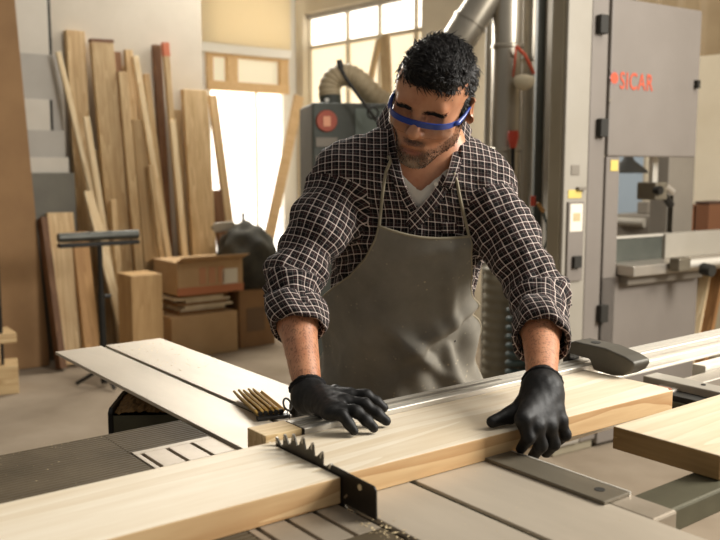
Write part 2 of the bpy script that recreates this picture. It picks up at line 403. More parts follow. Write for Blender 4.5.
for lab, t, b, wp, th, ly, mt in TIM:
    o = leaning('leaning_plank', lab, t, b, wp, th, ly, mt)
    if 'red painted' in lab:
        L = o.data.vertices[-1].co.z; wv = max(v.co.x for v in o.data.vertices)+.002; tv = max(v.co.y for v in o.data.vertices)+.002
        MB().box(-wv, wv, -tv, tv, L-.1, L+.002).build('painted_end', newmat('red_end_paint', lin(196, 110, 76), .7), o)
    if 'brown top end' in lab:
        L = o.data.vertices[-1].co.z; wv = max(v.co.x for v in o.data.vertices)+.002; tv = max(v.co.y for v in o.data.vertices)+.002
        MB().box(-wv, wv, -tv, tv, L-.02, L+.002).build('painted_end', M['tagbrown'], o)
# grey and white melamine panels standing behind the corner of the timber, each shorter than the one behind it
mel = [((14, -40, 47), M['melam_w'], 0, 'tall off-white panel standing behind the grey panels', True),
       ((18, 50, 62), M['melam'], 1, 'light grey panel with a speckled face, second tallest of the stacked panels', False),
       ((22, 97, 51), M['melam_w'], 2, 'narrow pale panel with a black edge strip in the stacked panels', True),
       ((24, 129, 66), M['melam'], 3, 'grey panel in the middle of the stacked panels', False),
       ((28, 157, 70), M['melam_w'], 4, 'white panel directly behind the dark grey panel', False),
       ((30, 173, 76), M['melam_d'], 5, 'dark grey panel at the front of the stacked panels', False)]
for (x0, y0, x1), mt, ly, lab, edge in mel:
    off = .03+.035*ly; a0, z1 = PL.sz(x0-30, y0, off+.02); a1, _ = PL.sz(x1, y0+40, off+.02)
    mb = MB(); PL.box(mb, a0, a1, 0, z1, off, off+.022); o = tag(mb.build('melamine_panel', mt, bevel=.002), lab, 'panel', 'panels stacked against the wall')
    if edge:
        mb = MB(); PL.box(mb, a1, a1+.02, .002, z1, off+.002, off+.02); mb.build('edge_strip', M['slot'], o)
# dark gap board behind the tallest plank
a0, z1 = PL.sz(60, 52, .04); a1, _ = PL.sz(70, 52, .04)
# large brown sheet at the left edge of the picture
pb0 = atz(50, 366, 0.0); pt0 = at(13, -20, pb0[1]+.12); 
d3 = np.array([A2[0], A2[1], 0]); ax = (pt0-pb0); ax /= np.linalg.norm(ax)
mb = MB(); hl = np.linalg.norm(pt0-pb0)/2+.1; td = np.cross(ax, -d3); td /= np.linalg.norm(td)
q0 = pb0+np.array([0, 0, .005]); mb.add([q0-1.3*d3, q0, q0+ax*2*hl, q0+ax*2*hl-1.3*d3] + [p+.025*np.array([-A2[1], A2[0], 0])  for p in (q0-1.3*d3, q0, q0+ax*2*hl, q0+ax*2*hl-1.3*d3)],
       [(0,1,2,3),(7,6,5,4),(0,4,5,1),(1,5,6,2),(2,6,7,3),(3,7,4,0)])
tag(mb.build('fibreboard_sheet', M['mdf'], bevel=.002), 'large brown fibreboard sheet leaning at the end of the timber wall', 'board')

# ------------------------------------------------------------------ roller stand
base = wallpt(103, 342, 1.15); base[2] = 0
rs = empty('roller_stand', base, math.atan2(A2[1], A2[0]), 'black T-shaped roller stand in front of the leaning timber', 'stand')
dY = base[1]; ztop = at(100, 236, dY)[2]; sc = dY/FPX
MB().tube([(0, 0, .02), (0, 0, ztop*.62)], .022, 12).build('lower_post', M['black_m'], rs, 'auto')
MB().tube([(0, 0, ztop*.6), (0, 0, ztop-.03)], .016, 12).build('upper_post', M['black_m'], rs, 'auto')
MB().tube([(-34*sc*1.2, 0, ztop), (34*sc*1.2, 0, ztop)], .028, 14).build('roller', speckled('roller_steel', lin(84, 84, 78), lin(66, 66, 60), 9, .4, .5), rs, 'auto')
MB().box(-34*sc*1.2, 34*sc*1.2, -.03, .03, ztop-.06, ztop-.035).build('bracket', M['black_m'], rs, bevel=.004)
MB().tube([(.02, 0, ztop*.6), (.06, 0, ztop*.6)], .012, 10).build('clamp_knob', M['black_m'], rs, 'auto')
for k in range(3):
    a = k*2.094+.5; MB().tube([(0, 0, .12), (.17*math.cos(a), .17*math.sin(a), .02)], .012, 8).build('leg', M['black_m'], rs, 'auto')

# ------------------------------------------------------------------ boxes and blocks on the floor
def carton(name, label, cat, px, off, depth, mat, z0=None, taped=False, group=None, bevel=.006):
    """px = picture rectangle of its front face, off = distance of that face from the timber wall."""
    x0, y0, x1, y1 = px; a0, z1 = PL.sz(x0, y0, off); a1, _ = PL.sz(x1, (y0+y1)/2, off); _, zb = PL.sz((x0+x1)/2, y1, off)
    zb = max(zb, 0) if z0 is None else z0
    c = PL.P((a0+a1)/2, zb, off-depth/2)
    rt = empty(name, c, math.atan2(A2[1], A2[0]), label, cat, group); hw = (a1-a0)/2; h = z1-zb
    MB().box(-hw, hw, -depth/2, depth/2, 0, h).build('box_body', mat, rt, bevel=bevel)
    return rt, hw, h, depth
rt, hw, h, d = carton('cardboard_box', 'plain brown cardboard box on the floor below the paper pile', 'box', (171, 318, 238, 349), .75, .4, M['card'], 0)
MB().box(-hw, hw, -.012-d/2*0, .012, h, h+.002).build('box_seam', M['card_d'], rt)
zpile = h
rt, hw, h2, d = carton('book_pile', 'pile of loose papers and white catalogues between two cardboard boxes', 'paper pile', (178, 296, 232, 318), .72, .3, M['paper'], zpile+.002)
for ch in list(rt.children): bpy.data.objects.remove(ch, do_unlink=True)
random.seed(3); z = 0
for k in range(7):
    t = h2/7; x = random.uniform(-.03, .03); MB().box(-hw*random.uniform(.7, 1)+x, hw*random.uniform(.7, 1)+x, -d/2*random.uniform(.7, 1), d/2*random.uniform(.8, 1.05), z, z+t*.96).build('booklet', M['paper'] if k % 3 else M['card_d'], rt, bevel=.003); z += t
zp2 = zpile+.002+h2
rt, hw, h3, d = carton('cardboard_box', 'cardboard box with red print and white sticker, on top of the paper pile', 'box', (177, 263, 243, 295), .75, .4, M['card'], zp2+.002)
MB().box(-hw-.003, hw+.003, -d/2-.003, -d/2, 0, .055).build('printed_band', newmat('red_print', lin(186, 120, 84), .8), rt)
MB().box(hw*.35, hw*.82, -d/2-.004, -d/2, .06, .17).build('sticker', M['sticker'], rt)
for k in range(3): MB().box(-hw*.35+k*.075, -hw*.35+k*.075+.05, -d/2-.004, -d/2, .07, .19).build('print_mark', newmat('faded_red_print', lin(192, 140, 104), .8), rt)
for sgn in (-1, 1):
    f = MB().box(-hw, hw, -.12, 0.0, 0, .005).build('flap', M['card'], rt); f.location = (0, sgn*d/2 if sgn > 0 else -d/2+.01, h3); f.rotation_euler = (math.radians(-20 if sgn < 0 else 160), 0, 0)
rt, hw, h4, d = carton('cardboard_box', 'dark stained cardboard box at the end of the row, under the dark bundle', 'box', (239, 291, 275, 349), .7, .35, M['card_d'], 0)
MB().box(-hw*.6, hw*.4, -d/2-.004, -d/2, .12, .3).build('sticker', newmat('brown_print', lin(108, 84, 60), .8), rt)
# dark bundle on it
c = PL.P((PL.sz(239, 300, .7)[0]+PL.sz(275, 300, .7)[0])/2, h4, .56)
bm = bmesh.new(); bmesh.ops.create_icosphere(bm, subdivisions=4, radius=1)
for v in bm.verts:
    n = math.sin(5*v.co.x+2)*math.sin(6*v.co.y)*math.sin(7*v.co.z+1)*.14
    v.co = v.co*(1+n); v.co = Vector((v.co.x*.24, v.co.y*.17, max(v.co.z, -.62)*.3))
zmin = min(v.co.z for v in bm.verts)
for v in bm.verts: v.co.z -= zmin
me = bpy.data.meshes.new('cloth_bundle'); bm.to_mesh(me); bm.free()
for p in me.polygons: p.use_smooth = True
me.materials.append(M['bundle']); o = bpy.data.objects.new('cloth_bundle', me); COL.objects.link(o); o.location = c
tag(o, 'dark grey-green cloth bundle heaped on the stained cardboard box', 'bundle')
# bar clamp sticking out of the timber towards the bright door
p = PL.P(PL.sz(212, 228, .45)[0], PL.sz(212, 228, .45)[1], .45); q = PL.P(PL.sz(246, 224, .45)[0], PL.sz(246, 224, .45)[1], .45)
bc = empty('bar_clamp', p, 0, 'steel bar clamp lying across the planks beside the bright door', 'clamp')
MB().tube([np.zeros(3), q-p], .014, 8).build('bar', M['dark_bar'], bc, 'auto')
MB().tube([(q-p)*.92+np.array([0, 0, .09]), (q-p)*.92-np.array([0, 0, .06])], .012, 8).build('screw', M['dark_bar'], bc, 'auto')
MB().obox((q-p)*.35+np.array([0, 0, .0]), (q-p)*.3, np.array([0, .02, 0]), np.array([0, 0, .035])).build('jaw', M['alu'], bc, bevel=.005)
# sawn block on end
rt, hw, h5, d = carton('sawn_block', 'squat pine block standing on end beside the roller stand', 'wood block', (131, 276, 163, 343), .95, .24, wood('sawn_block_wood', lin(196, 162, 114), lin(164, 128, 84), 2, var=.05), 0)
# offcuts and black rack at the left edge
g0 = atz(3, 392, 0)
rk = empty('clamp_rack', g0, .3, 'thin black metal rack post at the edge of the offcuts', 'rack')
MB().tube([(0, 0, .01), (0, 0, .95)], .016, 8).build('post', M['black_m'], rk, 'auto'); MB().tube([(-.3, 0, .33), (.02, 0, .33)], .012, 8).build('crossbar', M['black_m'], rk, 'auto')
MB().box(-.3, .04, -.03, .03, 0, .02).build('foot', M['black_m'], rk, bevel=.003)
g1 = atz(-8, 388, 0); z = 0
for k, (w_, h_, dx, lab) in enumerate([(.42, .17, .05, 'pale offcut block at the bottom of the stack by the black rack'), (.36, .13, -.03, 'pale offcut block in the middle of the stack by the black rack'), (.44, .06, .02, 'thin pale offcut on the stack by the black rack'), (.3, .1, -.1, 'small offcut topping the stack by the black rack')]):
    o = MB().box(-w_/2, w_/2, -.12, .12, 0, h_).build('offcut', M['block'], bevel=.004); o.location = (g1[0]-.07+dx, g1[1]-.10, z); o.rotation_euler = (0, 0, .4+.1*k); z += h_+.001
    tag(o, lab, 'offcut', 'offcuts stacked by the rack')

# ================================================================== DUST COLLECTOR behind the shoulder
Yd = 5.0
g = at(338, 150, Yd); g[2] = 0
dc = empty('dust_collector', g, math.radians(12), 'dark green dust extractor with round red badge and bent tan hose', 'machine')
zt_ = at(330, 106, Yd)[2]; k = Yd/FPX
MB().box(-.19, .24, -.25, .25, .1, zt_).build('housing', M['mach_gr'], dc, bevel=.012)
MB().box(.05, .23, -.256, -.25, .3, zt_-.03).build('side_panel', speckled('teal_grey_panel', lin(112, 120, 112), lin(98, 106, 98), 5, .5), dc, bevel=.002)
b_ = MB().tube([(-.11, -.262, zt_-.10), (-.11, -.25, zt_-.10)], [.055, .06], 24).build('badge', newmat('red_badge', lin(156, 74, 54), .5), dc, 'auto'); b_.scale = (1, 1, 1.0)
MB().box(-.13, -.09, -.265, -.261, zt_-.13, zt_-.075).build('badge_mark', newmat('badge_mark', lin(214, 150, 116), .5), b_)
for r_ in range(2): MB().box(-.17, -.05, -.256, -.25, zt_-.24-.1*r_, zt_-.19-.1*r_).build('name_plate', M['grey_dark'], dc)
for x_ in (-.15, .2):
    for y_ in (-.2, .2): MB().box(x_-.03, x_+.03, y_-.03, y_+.03, 0, .1).build('foot', M['black_m'], dc)
def wl(P):  # world point to the collector's own axes
    return np.array((Matrix.Rotation(-math.radians(12), 3, 'Z') @ Vector(P-g)))
MB().tube([wl(at(331, 108, Yd)), wl(at(330, 95, Yd))], .062, 20).build('collar', M['mach_gr'], dc, 'auto')
MB().tube([wl(at(327, 100, Yd-.075)), wl(at(327, 100, Yd-.06))], .013, 10).build('bolt', M['white'], dc)
hp = [(330, 97), (329.5, 88), (333, 80), (340, 75.5), (348, 75), (356, 79), (365, 87), (375, 97), (386, 104), (400, 109), (430, 112)]
P_ = [wl(at(x, y, Yd+.01*i)) for i, (x, y) in enumerate(hp)]
dense = []; rr = []
for i in range(len(P_)-1):
    for j in range(8):
        t = j/8; p0 = P_[max(i-1, 0)]; p1 = P_[i]; p2 = P_[i+1]; p3 = P_[min(i+2, len(P_)-1)]
        dense.append(.5*((2*p1)+(-p0+p2)*t+(2*p0-5*p1+4*p2-p3)*t*t+(-p0+3*p1-3*p2+p3)*t**3)); rr.append(.062 + (.0035 if (len(dense) % 4) < 2 else -.001))
MB().tube(dense, rr, 20).build('hose', M['hose'], dc, True)
lv = [wl(at(339, 60, Yd-.35)), wl(at(341, 69, Yd-.35)), wl(at(345, 77, Yd-.35)), wl(at(360, 98, Yd-.33)), wl(at(377, 121, Yd-.32))]
lo = MB().tube(lv, [.012, .011, .010, .009, .009], 8).build('lever', M['black_m'], dc, 'auto')
c_ = wl(at(373, 113, Yd-.32)); MB().tube([c_+.03*np.array([math.cos(a), 0, math.sin(a)]) for a in np.linspace(0, 2*math.pi, 17)], .006, 6, False).build('lever_ring', M['black_m'], lo, True)
MB().tube([lv[1]-np.array([0, 0, .0]), lv[0]], .016, 8).build('lever_grip', M['black_m'], lo, 'auto')
# timber beam leaning by the glazed door and pale boards before the big window
for (t_, b_, w_, lab) in (((299, 96), (272, 230), 9, 'honey-coloured board leaning beside the glazed door'), ):
    pb = at(b_[0]-18, b_[1]+65, 8.1); pb[2] = .01; pt = at(t_[0], t_[1], 8.5)
    tag(beam('leaning_board', pb, pt, .1, .04, M['frame_or']), lab, 'plank')
for i, (t_, b_, lab) in enumerate((((379, 40), (362, 120), 'pale board leaning before the big window, thinner one'), ((385, 36), (388, 120), 'tan board leaning before the big window, wider one'))):
    a_, z_ = PR.sz(t_[0], t_[1], .05); pt = PR.P(a_, z_, .05); a_, z_ = PR.sz(b_[0], b_[1], .3); pb = PR.P(a_, z_, .3); dd = pb-pt; pb = pt+dd*((pt[2]-.01)/(pt[2]-pb[2]))
    tag(beam('leaning_board', pb, pt, .06+.05*i, .03, M['pine_v'], wdir=(dR[0], dR[1], 0)), lab, 'plank')

# ================================================================== TABLE SAW (local x along the fence, local y along the blade)
saw = empty('table_saw', S(0, 0, 0), SAW_ROT, 'sliding table saw with ribbed iron table, pale carriage and long aluminium fence', 'table saw')
# cabinet under the iron table
MB().box(-.95, -.04, -.65, .42, .06, .74).build('cabinet', M['grey_paint'], saw, bevel=.012)
MB().box(-.90, -.08, -.60, .38, 0, .06).build('plinth', M['black_m'], saw)
# cast iron table with machined ribs
tb = MB().box(-1.15, -.165, -.75, .49, T-.045, T-.0012).build('iron_table', M['iron'], saw, bevel=.003)
MB().box(-.165, -.012, .366, .49, T-.045, T-.0012).build('iron_table', M['iron'], saw, bevel=.002)
mb = MB(); n = 0
x = .488
while x > -.74:                                             # fine machined ridges along the table
    mb.prism([(x-.0065, T-.0012), (x-.001, T-.0012), (x-.0025, T), (x-.005, T)], 0, -1.148, -.166 if x < .372 else -.014)
    x -= .0105; n += 1
rb = mb.build('machined_ridges', M['iron'], tb); rb['kind'] = 'stuff'
# slotted insert: separate bars with dark slots between them
ins = MB().box(-.165, -.017, -.75, .366, T-.03, T-.012).build('insert_bed', M['slot'], saw)
us = [-.163, -.1545, -.1475, -.1085, -.1015, -.0625, -.0555, -.0175]
for a, b in ((0, 1), (2, 3), (4, 5), (6, 7)): MB().box(us[a], us[b], .268, .350, T-.02, T).build('insert_bar', M['insert'], saw, bevel=.0008)
MB().box(-.163, -.0175, .350, .365, T-.02, T).build('insert_end', M['insert'], saw, bevel=.0008)
MB().box(-.163, -.0175, .02, .268, T-.02, T).build('insert_plate', M['insert'], saw, bevel=.0008)
for i, (a, b) in enumerate(((0, 1), (2, 3), (4, 5), (6, 7))): MB().box(us[a]-(.002 if i == 0 else 0), us[b], -.13, .02, T-.02, T).build('insert_bar', M['insert'], saw, bevel=.0008)
MB().box(-.165, -.110, -.75, -.13, T-.02, T).build('insert_plate', M['iron'], saw, bevel=.0008)
MB().box(-.105, -.0175, -.75, -.13, T-.02, T).build('insert_plate', M['iron'], saw, bevel=.0008)
# sliding carriage: two plates with a T-slot between, beam below
car = MB().box(.17, .28, -.9, 1.15, T-.13, T-.02).build('carriage_beam', M['alu'], saw, bevel=.004)
MB().box(-.003, .121, -.95, 1.25, T-.008, T).build('carriage_plate', M['plate'], saw, bevel=.0012)
MB().box(.133, .294, -.95, 1.25, T-.008, T).build('carriage_plate', M['plate'], saw, bevel=.0012)
MB().box(.121, .133, -.95, 1.249, T-.012, T-.005).build('slot_floor', M['olive_m'], saw)
MB().box(.10, .294, -.94, 1.24, T-.02, T-.008).build('carriage_web', M['olive_m'], saw)
MB().box(.19, .27, -.6, .6, .0, T-.13).build('carriage_stand', M['grey_dark'], saw, bevel=.01)
# black flat bar with a hole at the carriage edge
br = MB().box(.281, .342, -.268, .16, T, T+.006).build('edge_bar', M['dark_bar'], saw, bevel=.0015)
MB().tube([(.315, -.235, T+.0055), (.315, -.235, T+.0066)], .008, 16).build('bolt_hole', M['slot'], br)
MB().box(.342, .3455, -.268, .16, T-.012, T+.0062).build('bright_edge', M['alu_b'], br)
# outrigger: arm along the fence direction, cross bar carrying the far end
MB().box(.30, 1.9, -.335, -.268, T-.038, T-.001).build('outrigger_arm', M['olive_m'], saw, bevel=.004)
MB().box(.295, .352, -.34, -.262, T-.042, T-.0005).build('arm_bracket', M['insert'], saw, bevel=.004)
MB().box(.30, 1.9, .06, .11, T-.06, T-.012).build('outrigger_arm', M['alu'], saw, bevel=.004)
MB().box(1.0, 1.055, -.36, .155, T-.05, T-.001).build('cross_bar', M['panel_w'], saw, bevel=.003)
cb = MB().box(.955, 1.0, -.36, .155, T-.055, T-.018).build('cross_channel', M['slot'], saw)
MB().box(.945, .955, -.36, .155, T-.055, T-.03).build('cross_lip', M['olive_m'], saw, bevel=.001)
MB().tube([(1.03, .02, T-.002), (1.03, .02, T+.0012)], .005, 12).build('screw_hole', M['slot'], saw)
MB().box(1.60, 1.66, -.36, .155, T-.05, T-.001).build('cross_bar', M['panel_w'], saw, bevel=.003)
MB().box(1.2, 1.9, .115, .15, T-.03, T+.0).build('outrigger_edge', M['alu_b'], saw, bevel=.002)
MB().box(.43, .47, .03, .07, .0, T-.06).build('outrigger_leg', M['olive_m'], saw, bevel=.004)
# crosscut fence: extruded profile with two grooves in the top
fz = T+.05; fv0 = .1625; fv1 = .219
prof = [(fv0, T+.0015), (fv1, T+.0015), (fv1, fz-.002), (fv1-.002, fz), (fv1-.014, fz), (fv1-.014, fz-.004), (fv1-.019, fz-.004), (fv1-.019, fz), (fv0+.024, fz), (fv0+.024, fz-.005), (fv0+.016, fz-.005), (fv0+.016, fz), (fv0+.0015, fz), (fv0, fz-.0015),
        (fv0, fz-.012), (fv0+.005, fz-.013), (fv0+.005, fz-.024), (fv0, fz-.025), (fv0, fz-.036), (fv0+.004, fz-.037), (fv0+.004, fz-.044), (fv0, fz-.045)]
fe = MB().prism(prof, 0, .056, 2.05).build('crosscut_fence', M['alu_b'], saw)
MB().box(.0545, .056, fv0, fv1, T+.002, fz).build('end_cap', M['slot'], fe)
MB().box(.056, .56, fv0+.0265, fv1-.0205, fz, fz+.0006).build('scale_strip', speckled('grey_scale', lin(150, 144, 132), lin(128, 122, 112), 60, .5, .2, (1, .1, 1)), fe)
# flip stop straddling the fence
sp_ = [(.226, .938), (.228, .952), (.222, .962), (.20, .968), (.12, .966), (.07, .956), (.048, .948), (.046, .940), (.055, .925), (.075, .913), (.10, .909), (.148, .912), (.155, .925), (.160, .934), (.20, .936)]
st = MB().prism([(a, b) for a, b in sp_][::-1], 0, .803, .862).build('flip_stop', M['stop'], fe, bevel=.005, seg=3)
MB().tube([(.832, .165, .9660), (.832, .165, .9682)], .011, 20).build('stop_hole', M['slot'], st)
MB().box(.812, .852, .222, .24, fz-.03, .95).build('stop_clamp', M['black_m'], st, bevel=.004)
# saw blade
nT = 36; R = .150; bc_v, bc_z = .07, T+.072-.15+.0
pts = []
for i in range(nT):
    a = 2*math.pi*i/nT
    for da, r in ((0, R), (.035, R-.001), (.075, R-.016), (.12, R-.013)):
        pts.append((bc_v + r*math.cos(a+da), bc_z + r*math.sin(a+da)))
MB().prism(pts, 0, -.0118, -.0094).build('saw_blade', M['steel'], saw)
for i in range(nT):
    mb = MB(); a = 2*math.pi*i/nT+.012; c = np.array([-.0106, bc_v+(R-.004)*math.cos(a), bc_z+(R-.004)*math.sin(a)])
    rd = np.array([0, math.cos(a), math.sin(a)]); tg = np.array([0, -math.sin(a), math.cos(a)])
    if c[2] > T: mb.obox(c, np.array([.0018, 0, 0]), rd*.005, tg*.0018).build('blade_tip', M['tooth'], saw)
# riving knife with a round hole
kn = [(-.002, T+.004), (-.002, T+.047), (-.006, T+.051), (-.107, T+.0485), (-.111, T+.044), (-.112, T+.002), (-.06, T+.002)]
rk = MB().prism(kn[::-1], 0, -.0122, -.0092).build('riving_knife', speckled('black_knife', lin(52, 48, 42), lin(36, 33, 29), 20, .4, .5), saw, bevel=.0006)
MB().tube([(-.0128, -.076, T+.038), (-.0086, -.076, T+.038)], .0045, 14).build('knife_hole', M['chips'], rk)

# sheet metal dust box behind the iron table, heaped with sawdust
Pd = atz(113, 409, T-.05); CW, CD = .185, .17
ch = empty('dust_box', (Pd[0], Pd[1], 0), math.radians(4), 'dark green sheet-metal box heaped with sawdust, under the saw carriage', 'dust box')
MB().box(0, CW, 0, .004, .02, T-.066).build('front_wall', M['olive_m'], ch)
MB().prism([(CD, .02), (CD, T-.058), (CD-.012, T-.050), (.012, T-.050), (-.002, T-.058), (-.002, .02)], 0, -.012, 0).build('side_wall', M['black_m'], ch, bevel=.003)
MB().box(-.01, CW, CD-.004, CD, .02, T-.05).build('back_wall', M['olive_m'], ch)
MB().box(CW-.004, CW, .004, CD-.004, .02, T-.055).build('side_wall', M['olive_m'], ch)
MB().box(-.01, CW, 0, CD, 0, .02).build('bottom', M['olive_m'], ch)
nx, ny = 34, 30; vs_ = []; fs_ = []
rng = np.random.RandomState(4); nz = rng.rand(nx+1, ny+1)
for i in range(nx+1):
    for j in range(ny+1):
        a = i/nx; b = j/ny; hgt = .040*min(1, .35+2.6*a)*min(1, 2.2-1.6*a)*math.sin(math.pi*(.04+.72*b))**.7 + .007*nz[i, j]
        vs_.append((.001+(CW-.006)*a, .005+(CD-.011)*b, T-.072+hgt))
for i in range(nx):
    for j in range(ny): k = i*(ny+1)+j; fs_.append((k, k+1, k+ny+2, k+ny+1))
o = MB().add(vs_, fs_).build('sawdust_heap', M['sawdust'], ch); o['kind'] = 'stuff'

# ================================================================== WORKPIECES
def wpiece(name, outline, z0, z1, mat, label, cat, bevel=.002, lift=0.0006, edge=None):
    """outline in saw axes; object placed at the saw origin."""
    cx = sum(p[0] for p in outline)/len(outline); cy = sum(p[1] for p in outline)/len(outline)
    o = MB().prism([(p[0]-cx, p[1]-cy) for p in outline], 2, 0, z1-z0).build(name, mat, bevel=bevel)
    if edge is not None:
        o.data.materials.append(edge)
        for f in o.data.polygons:
            if abs(f.normal.z) < .5: f.material_index = 1
    P = S(cx, cy, z0+lift); o.location = P; o.rotation_euler = (0, 0, SAW_ROT)
    return tag(o, label, cat)
kL, kR, kv = -.0135, -.0075, .142
wpiece('sawn_plank', [(-1.0, -.024), (kL, -.033), (kL, kv), (kR, kv), (kR, -.026), (.30, -.034), (.793, -.052), (.806, -.04), (.798, .161), (-1.0, .164)], T, T+.04, M['pine'],
       'long pale pine plank being cut by the saw blade under both gloved hands', 'plank', .0018, edge=wood('sawn_pine_edge', lin(216, 184, 138), lin(184, 142, 96), 0, knots=.9, var=.02, ring=9, streak=.55))
sp0 = bpy.data.objects['sawn_plank']; cxy = sum(np.array(q) for q in [(-1.0, -.024), (kL, -.033), (kL, kv), (kR, kv), (kR, -.026), (.30, -.034), (.793, -.052), (.806, -.04), (.798, .161), (-1.0, .164)])/10
MB().prism([(.7936-cxy[0], -.0515-cxy[1]), (.8064-cxy[0], -.0395-cxy[1]), (.8045-cxy[0], .0-cxy[1]), (.802-cxy[0], .0-cxy[1]), (.800-cxy[0], -.036-cxy[1]), (.789-cxy[0], -.046-cxy[1])], 2, .004, .0404).build('stained_corner', wood('red_stain', lin(186, 132, 104), lin(150, 92, 70), 0, var=.02), sp0, bevel=.001)
wpiece('spare_plank', [(.502, -.317), (2.2, -.325), (2.2, -.128), (.500, -.123)], T, T+.04, wood('spare_pine', lin(222, 208, 182), lin(204, 182, 148), 0, knots=.5, var=.04, ring=6, streak=.35),
       'pale pine plank lying on the outrigger arm, beside the plank being cut', 'plank', .002, edge=wood('dark_sawn_end', lin(158, 128, 84), lin(124, 96, 58), 1, var=.02, ring=12))
wpiece('scrap_block', [(-.018, .166), (.053, .166), (.053, .224), (-.018, .224)], T+.001, T+.05, wood('scrap_wood', lin(214, 190, 146), lin(176, 146, 100), 0, var=.04),
       'small square wooden scrap block butted against the end of the fence', 'wood block', .0015)
# folding ruler, zig-zag folded
rl = empty('folding_ruler', S(.150, .468, T+.0008), SAW_ROT-math.radians(14), 'yellow folding wooden ruler closed up on the carriage plate', 'ruler')
for k in range(5):
    o = MB().box(-.0022, .0022, -.078, .078, 0, .019).build('ruler_leaf', M['ruler'], rl, bevel=.0008); o.location = (-.021+.0105*k, 0, .003+.0015*(k % 2)); o.rotation_euler = (0, math.radians(-34), 0)
    if k < 4:
        o = MB().box(-.0018, .0018, -.076, .076, 0, .015).build('ruler_leaf', M['ruler'], rl, bevel=.0008); o.location = (-.0105+.0105*k, 0, .001); o.rotation_euler = (0, math.radians(38), 0)
    j = MB().tube([(-.021+.0105*k, -.080, .010), (-.021+.0105*k, -.077, .010)], .0048, 10).build('hinge', M['black_m'], rl)
MB().box(-.03, .035, -.094, -.079, 0, .006).build('end_tab', M['black_m'], rl, bevel=.001)
# little black clip with wire ring beside the glove
P0 = atz(297, 408, T+.015)
cl = empty('ring_clip', (P0[0], P0[1], T), SAW_ROT, 'small black clip with a wire ring beside the gloved hand on the carriage', 'clip')
MB().box(-.012, .028, -.014, .014, .0005, .026).build('clip_body', M['black_m'], cl, bevel=.006, seg=3)
MB().tube([np.array([-.022, 0, .026])+.0105*np.array([math.cos(a)*.8, math.sin(a)*.6, math.sin(a)]) for a in np.linspace(0, 2*math.pi, 21)], .0022, 7, False).build('wire_ring', M['black_m'], cl, True)
MB().tube([(-.024, -.012, .001), (-.027, -.006, .010), (-.020, 0, .016)], .0012, 6).build('wire_tail', M['black_m'], cl, True)
# sawdust and chips strewn on the carriage and round the knife
rng = np.random.RandomState(11); mb = MB()
def chip(u, v, z, s):
    a = rng.rand()*6.28; c, sn = math.cos(a), math.sin(a); h = s*.18
    mb.add([(u+c*s, v+sn*s, z), (u-sn*s*.6, v+c*s*.6, z), (u-c*s, v-sn*s*.7, z), (u, v, z+h)], [(0, 1, 3), (1, 2, 3), (2, 0, 3), (0, 2, 1)])
for k in range(150): chip(rng.uniform(.14, .29), rng.uniform(.85, 1.22), T+.0004, rng.uniform(.001, .004)*(.5+rng.rand()))
for k in range(170): chip(np.clip(rng.normal(.12, .06), .0, .118) if k % 3 else rng.uniform(.135, .285), rng.uniform(.25, .75), T+.0004, rng.uniform(.0006, .002))
for k in range(60): chip(rng.normal(-.02, .012), rng.normal(-.135, .03), T+.0004, rng.uniform(.0012, .004))
for k in range(60): chip(rng.uniform(.0, .27), rng.uniform(-.4, -.05), T+.0004, rng.uniform(.0006, .0018))
for k in range(120): chip(rng.uniform(-.6, -.17), rng.normal(.478, .01) if k % 2 else rng.uniform(.2, .48), T+.0004, rng.uniform(.0006, .0018))
o = mb.build('sawdust_chips', M['chips']); o.location = S(0, 0, 0); o.rotation_euler = (0, 0, SAW_ROT)
tag(o, 'pale sawdust and chips strewn over the saw table and carriage', 'sawdust', kind='stuff')

# ================================================================== BANDSAW on the right
AZS = math.radians(57); dS = np.array([math.sin(AZS), math.cos(AZS)])
PS = Plane(at(608, 200, 4.0), dS)
bs = empty('bandsaw', PS.P(0, 0, 0), math.atan2(dS[1], dS[0]), 'tall grey bandsaw with orange-lettered upper door and steel table', 'bandsaw')
# local: x = s, y = -n (away from camera), z
def bx(name, a0, a1, z0, z1, n0, n1, mat, parent=bs, bevel=.006):
    return MB().box(a0, a1, -n1, -n0, z0, z1).build(name, mat, parent, bevel=bevel)
sz = lambda x, y, off=0.0: PS.sz(x, y, off)
sA = sz(563, 200)[0]; sW = sz(587, 200)[0]; sC = sz(603.5, 200)[0]; sD1 = sz(698, 90)[0]; sU = sz(618, 220)[0]
ztop = 2.45
zd0 = sz(650, 157)[1]; zd1 = sz(609, -4)[1]
nside = next(n for n in np.arange(.05, .9, .005) if (lambda P: CX+FPX*P[0]/((P-CAM) @ _fw))(PS.P(sA, 1.3, -n)) < 548)
bx('column', sA, sC, 0, ztop, -nside, -.02, M['olive'], bs, .008)
bx('control_panel', sA+.004, sW, .05, ztop-.02, -.02, .0, M['panel_w'])
bx('column_front', sW+.004, sC, .05, ztop-.02, -.02, -.002, M['grey_paint'])
bx('upper_housing', sC+.05, sD1-.02, zd0+.02, zd1-.03, -.2, -.02, M['grey_dark'])
door = bx('upper_door', sC+.012, sD1, zd0, zd1, -.02, .006, M['grey_paint'], bs, .008)
bx('gap_shadow', sC, sC+.012, .05, ztop-.05, -.06, -.03, M['slot'], bs, 0)
for y_ in (25, 128, 313):
    a_, z_ = sz(601.5, y_, .0)
    bx('hinge', a_-.035, a_+.016, z_-.042, z_+.042, 0, .03, M['slot'], bs, .004)
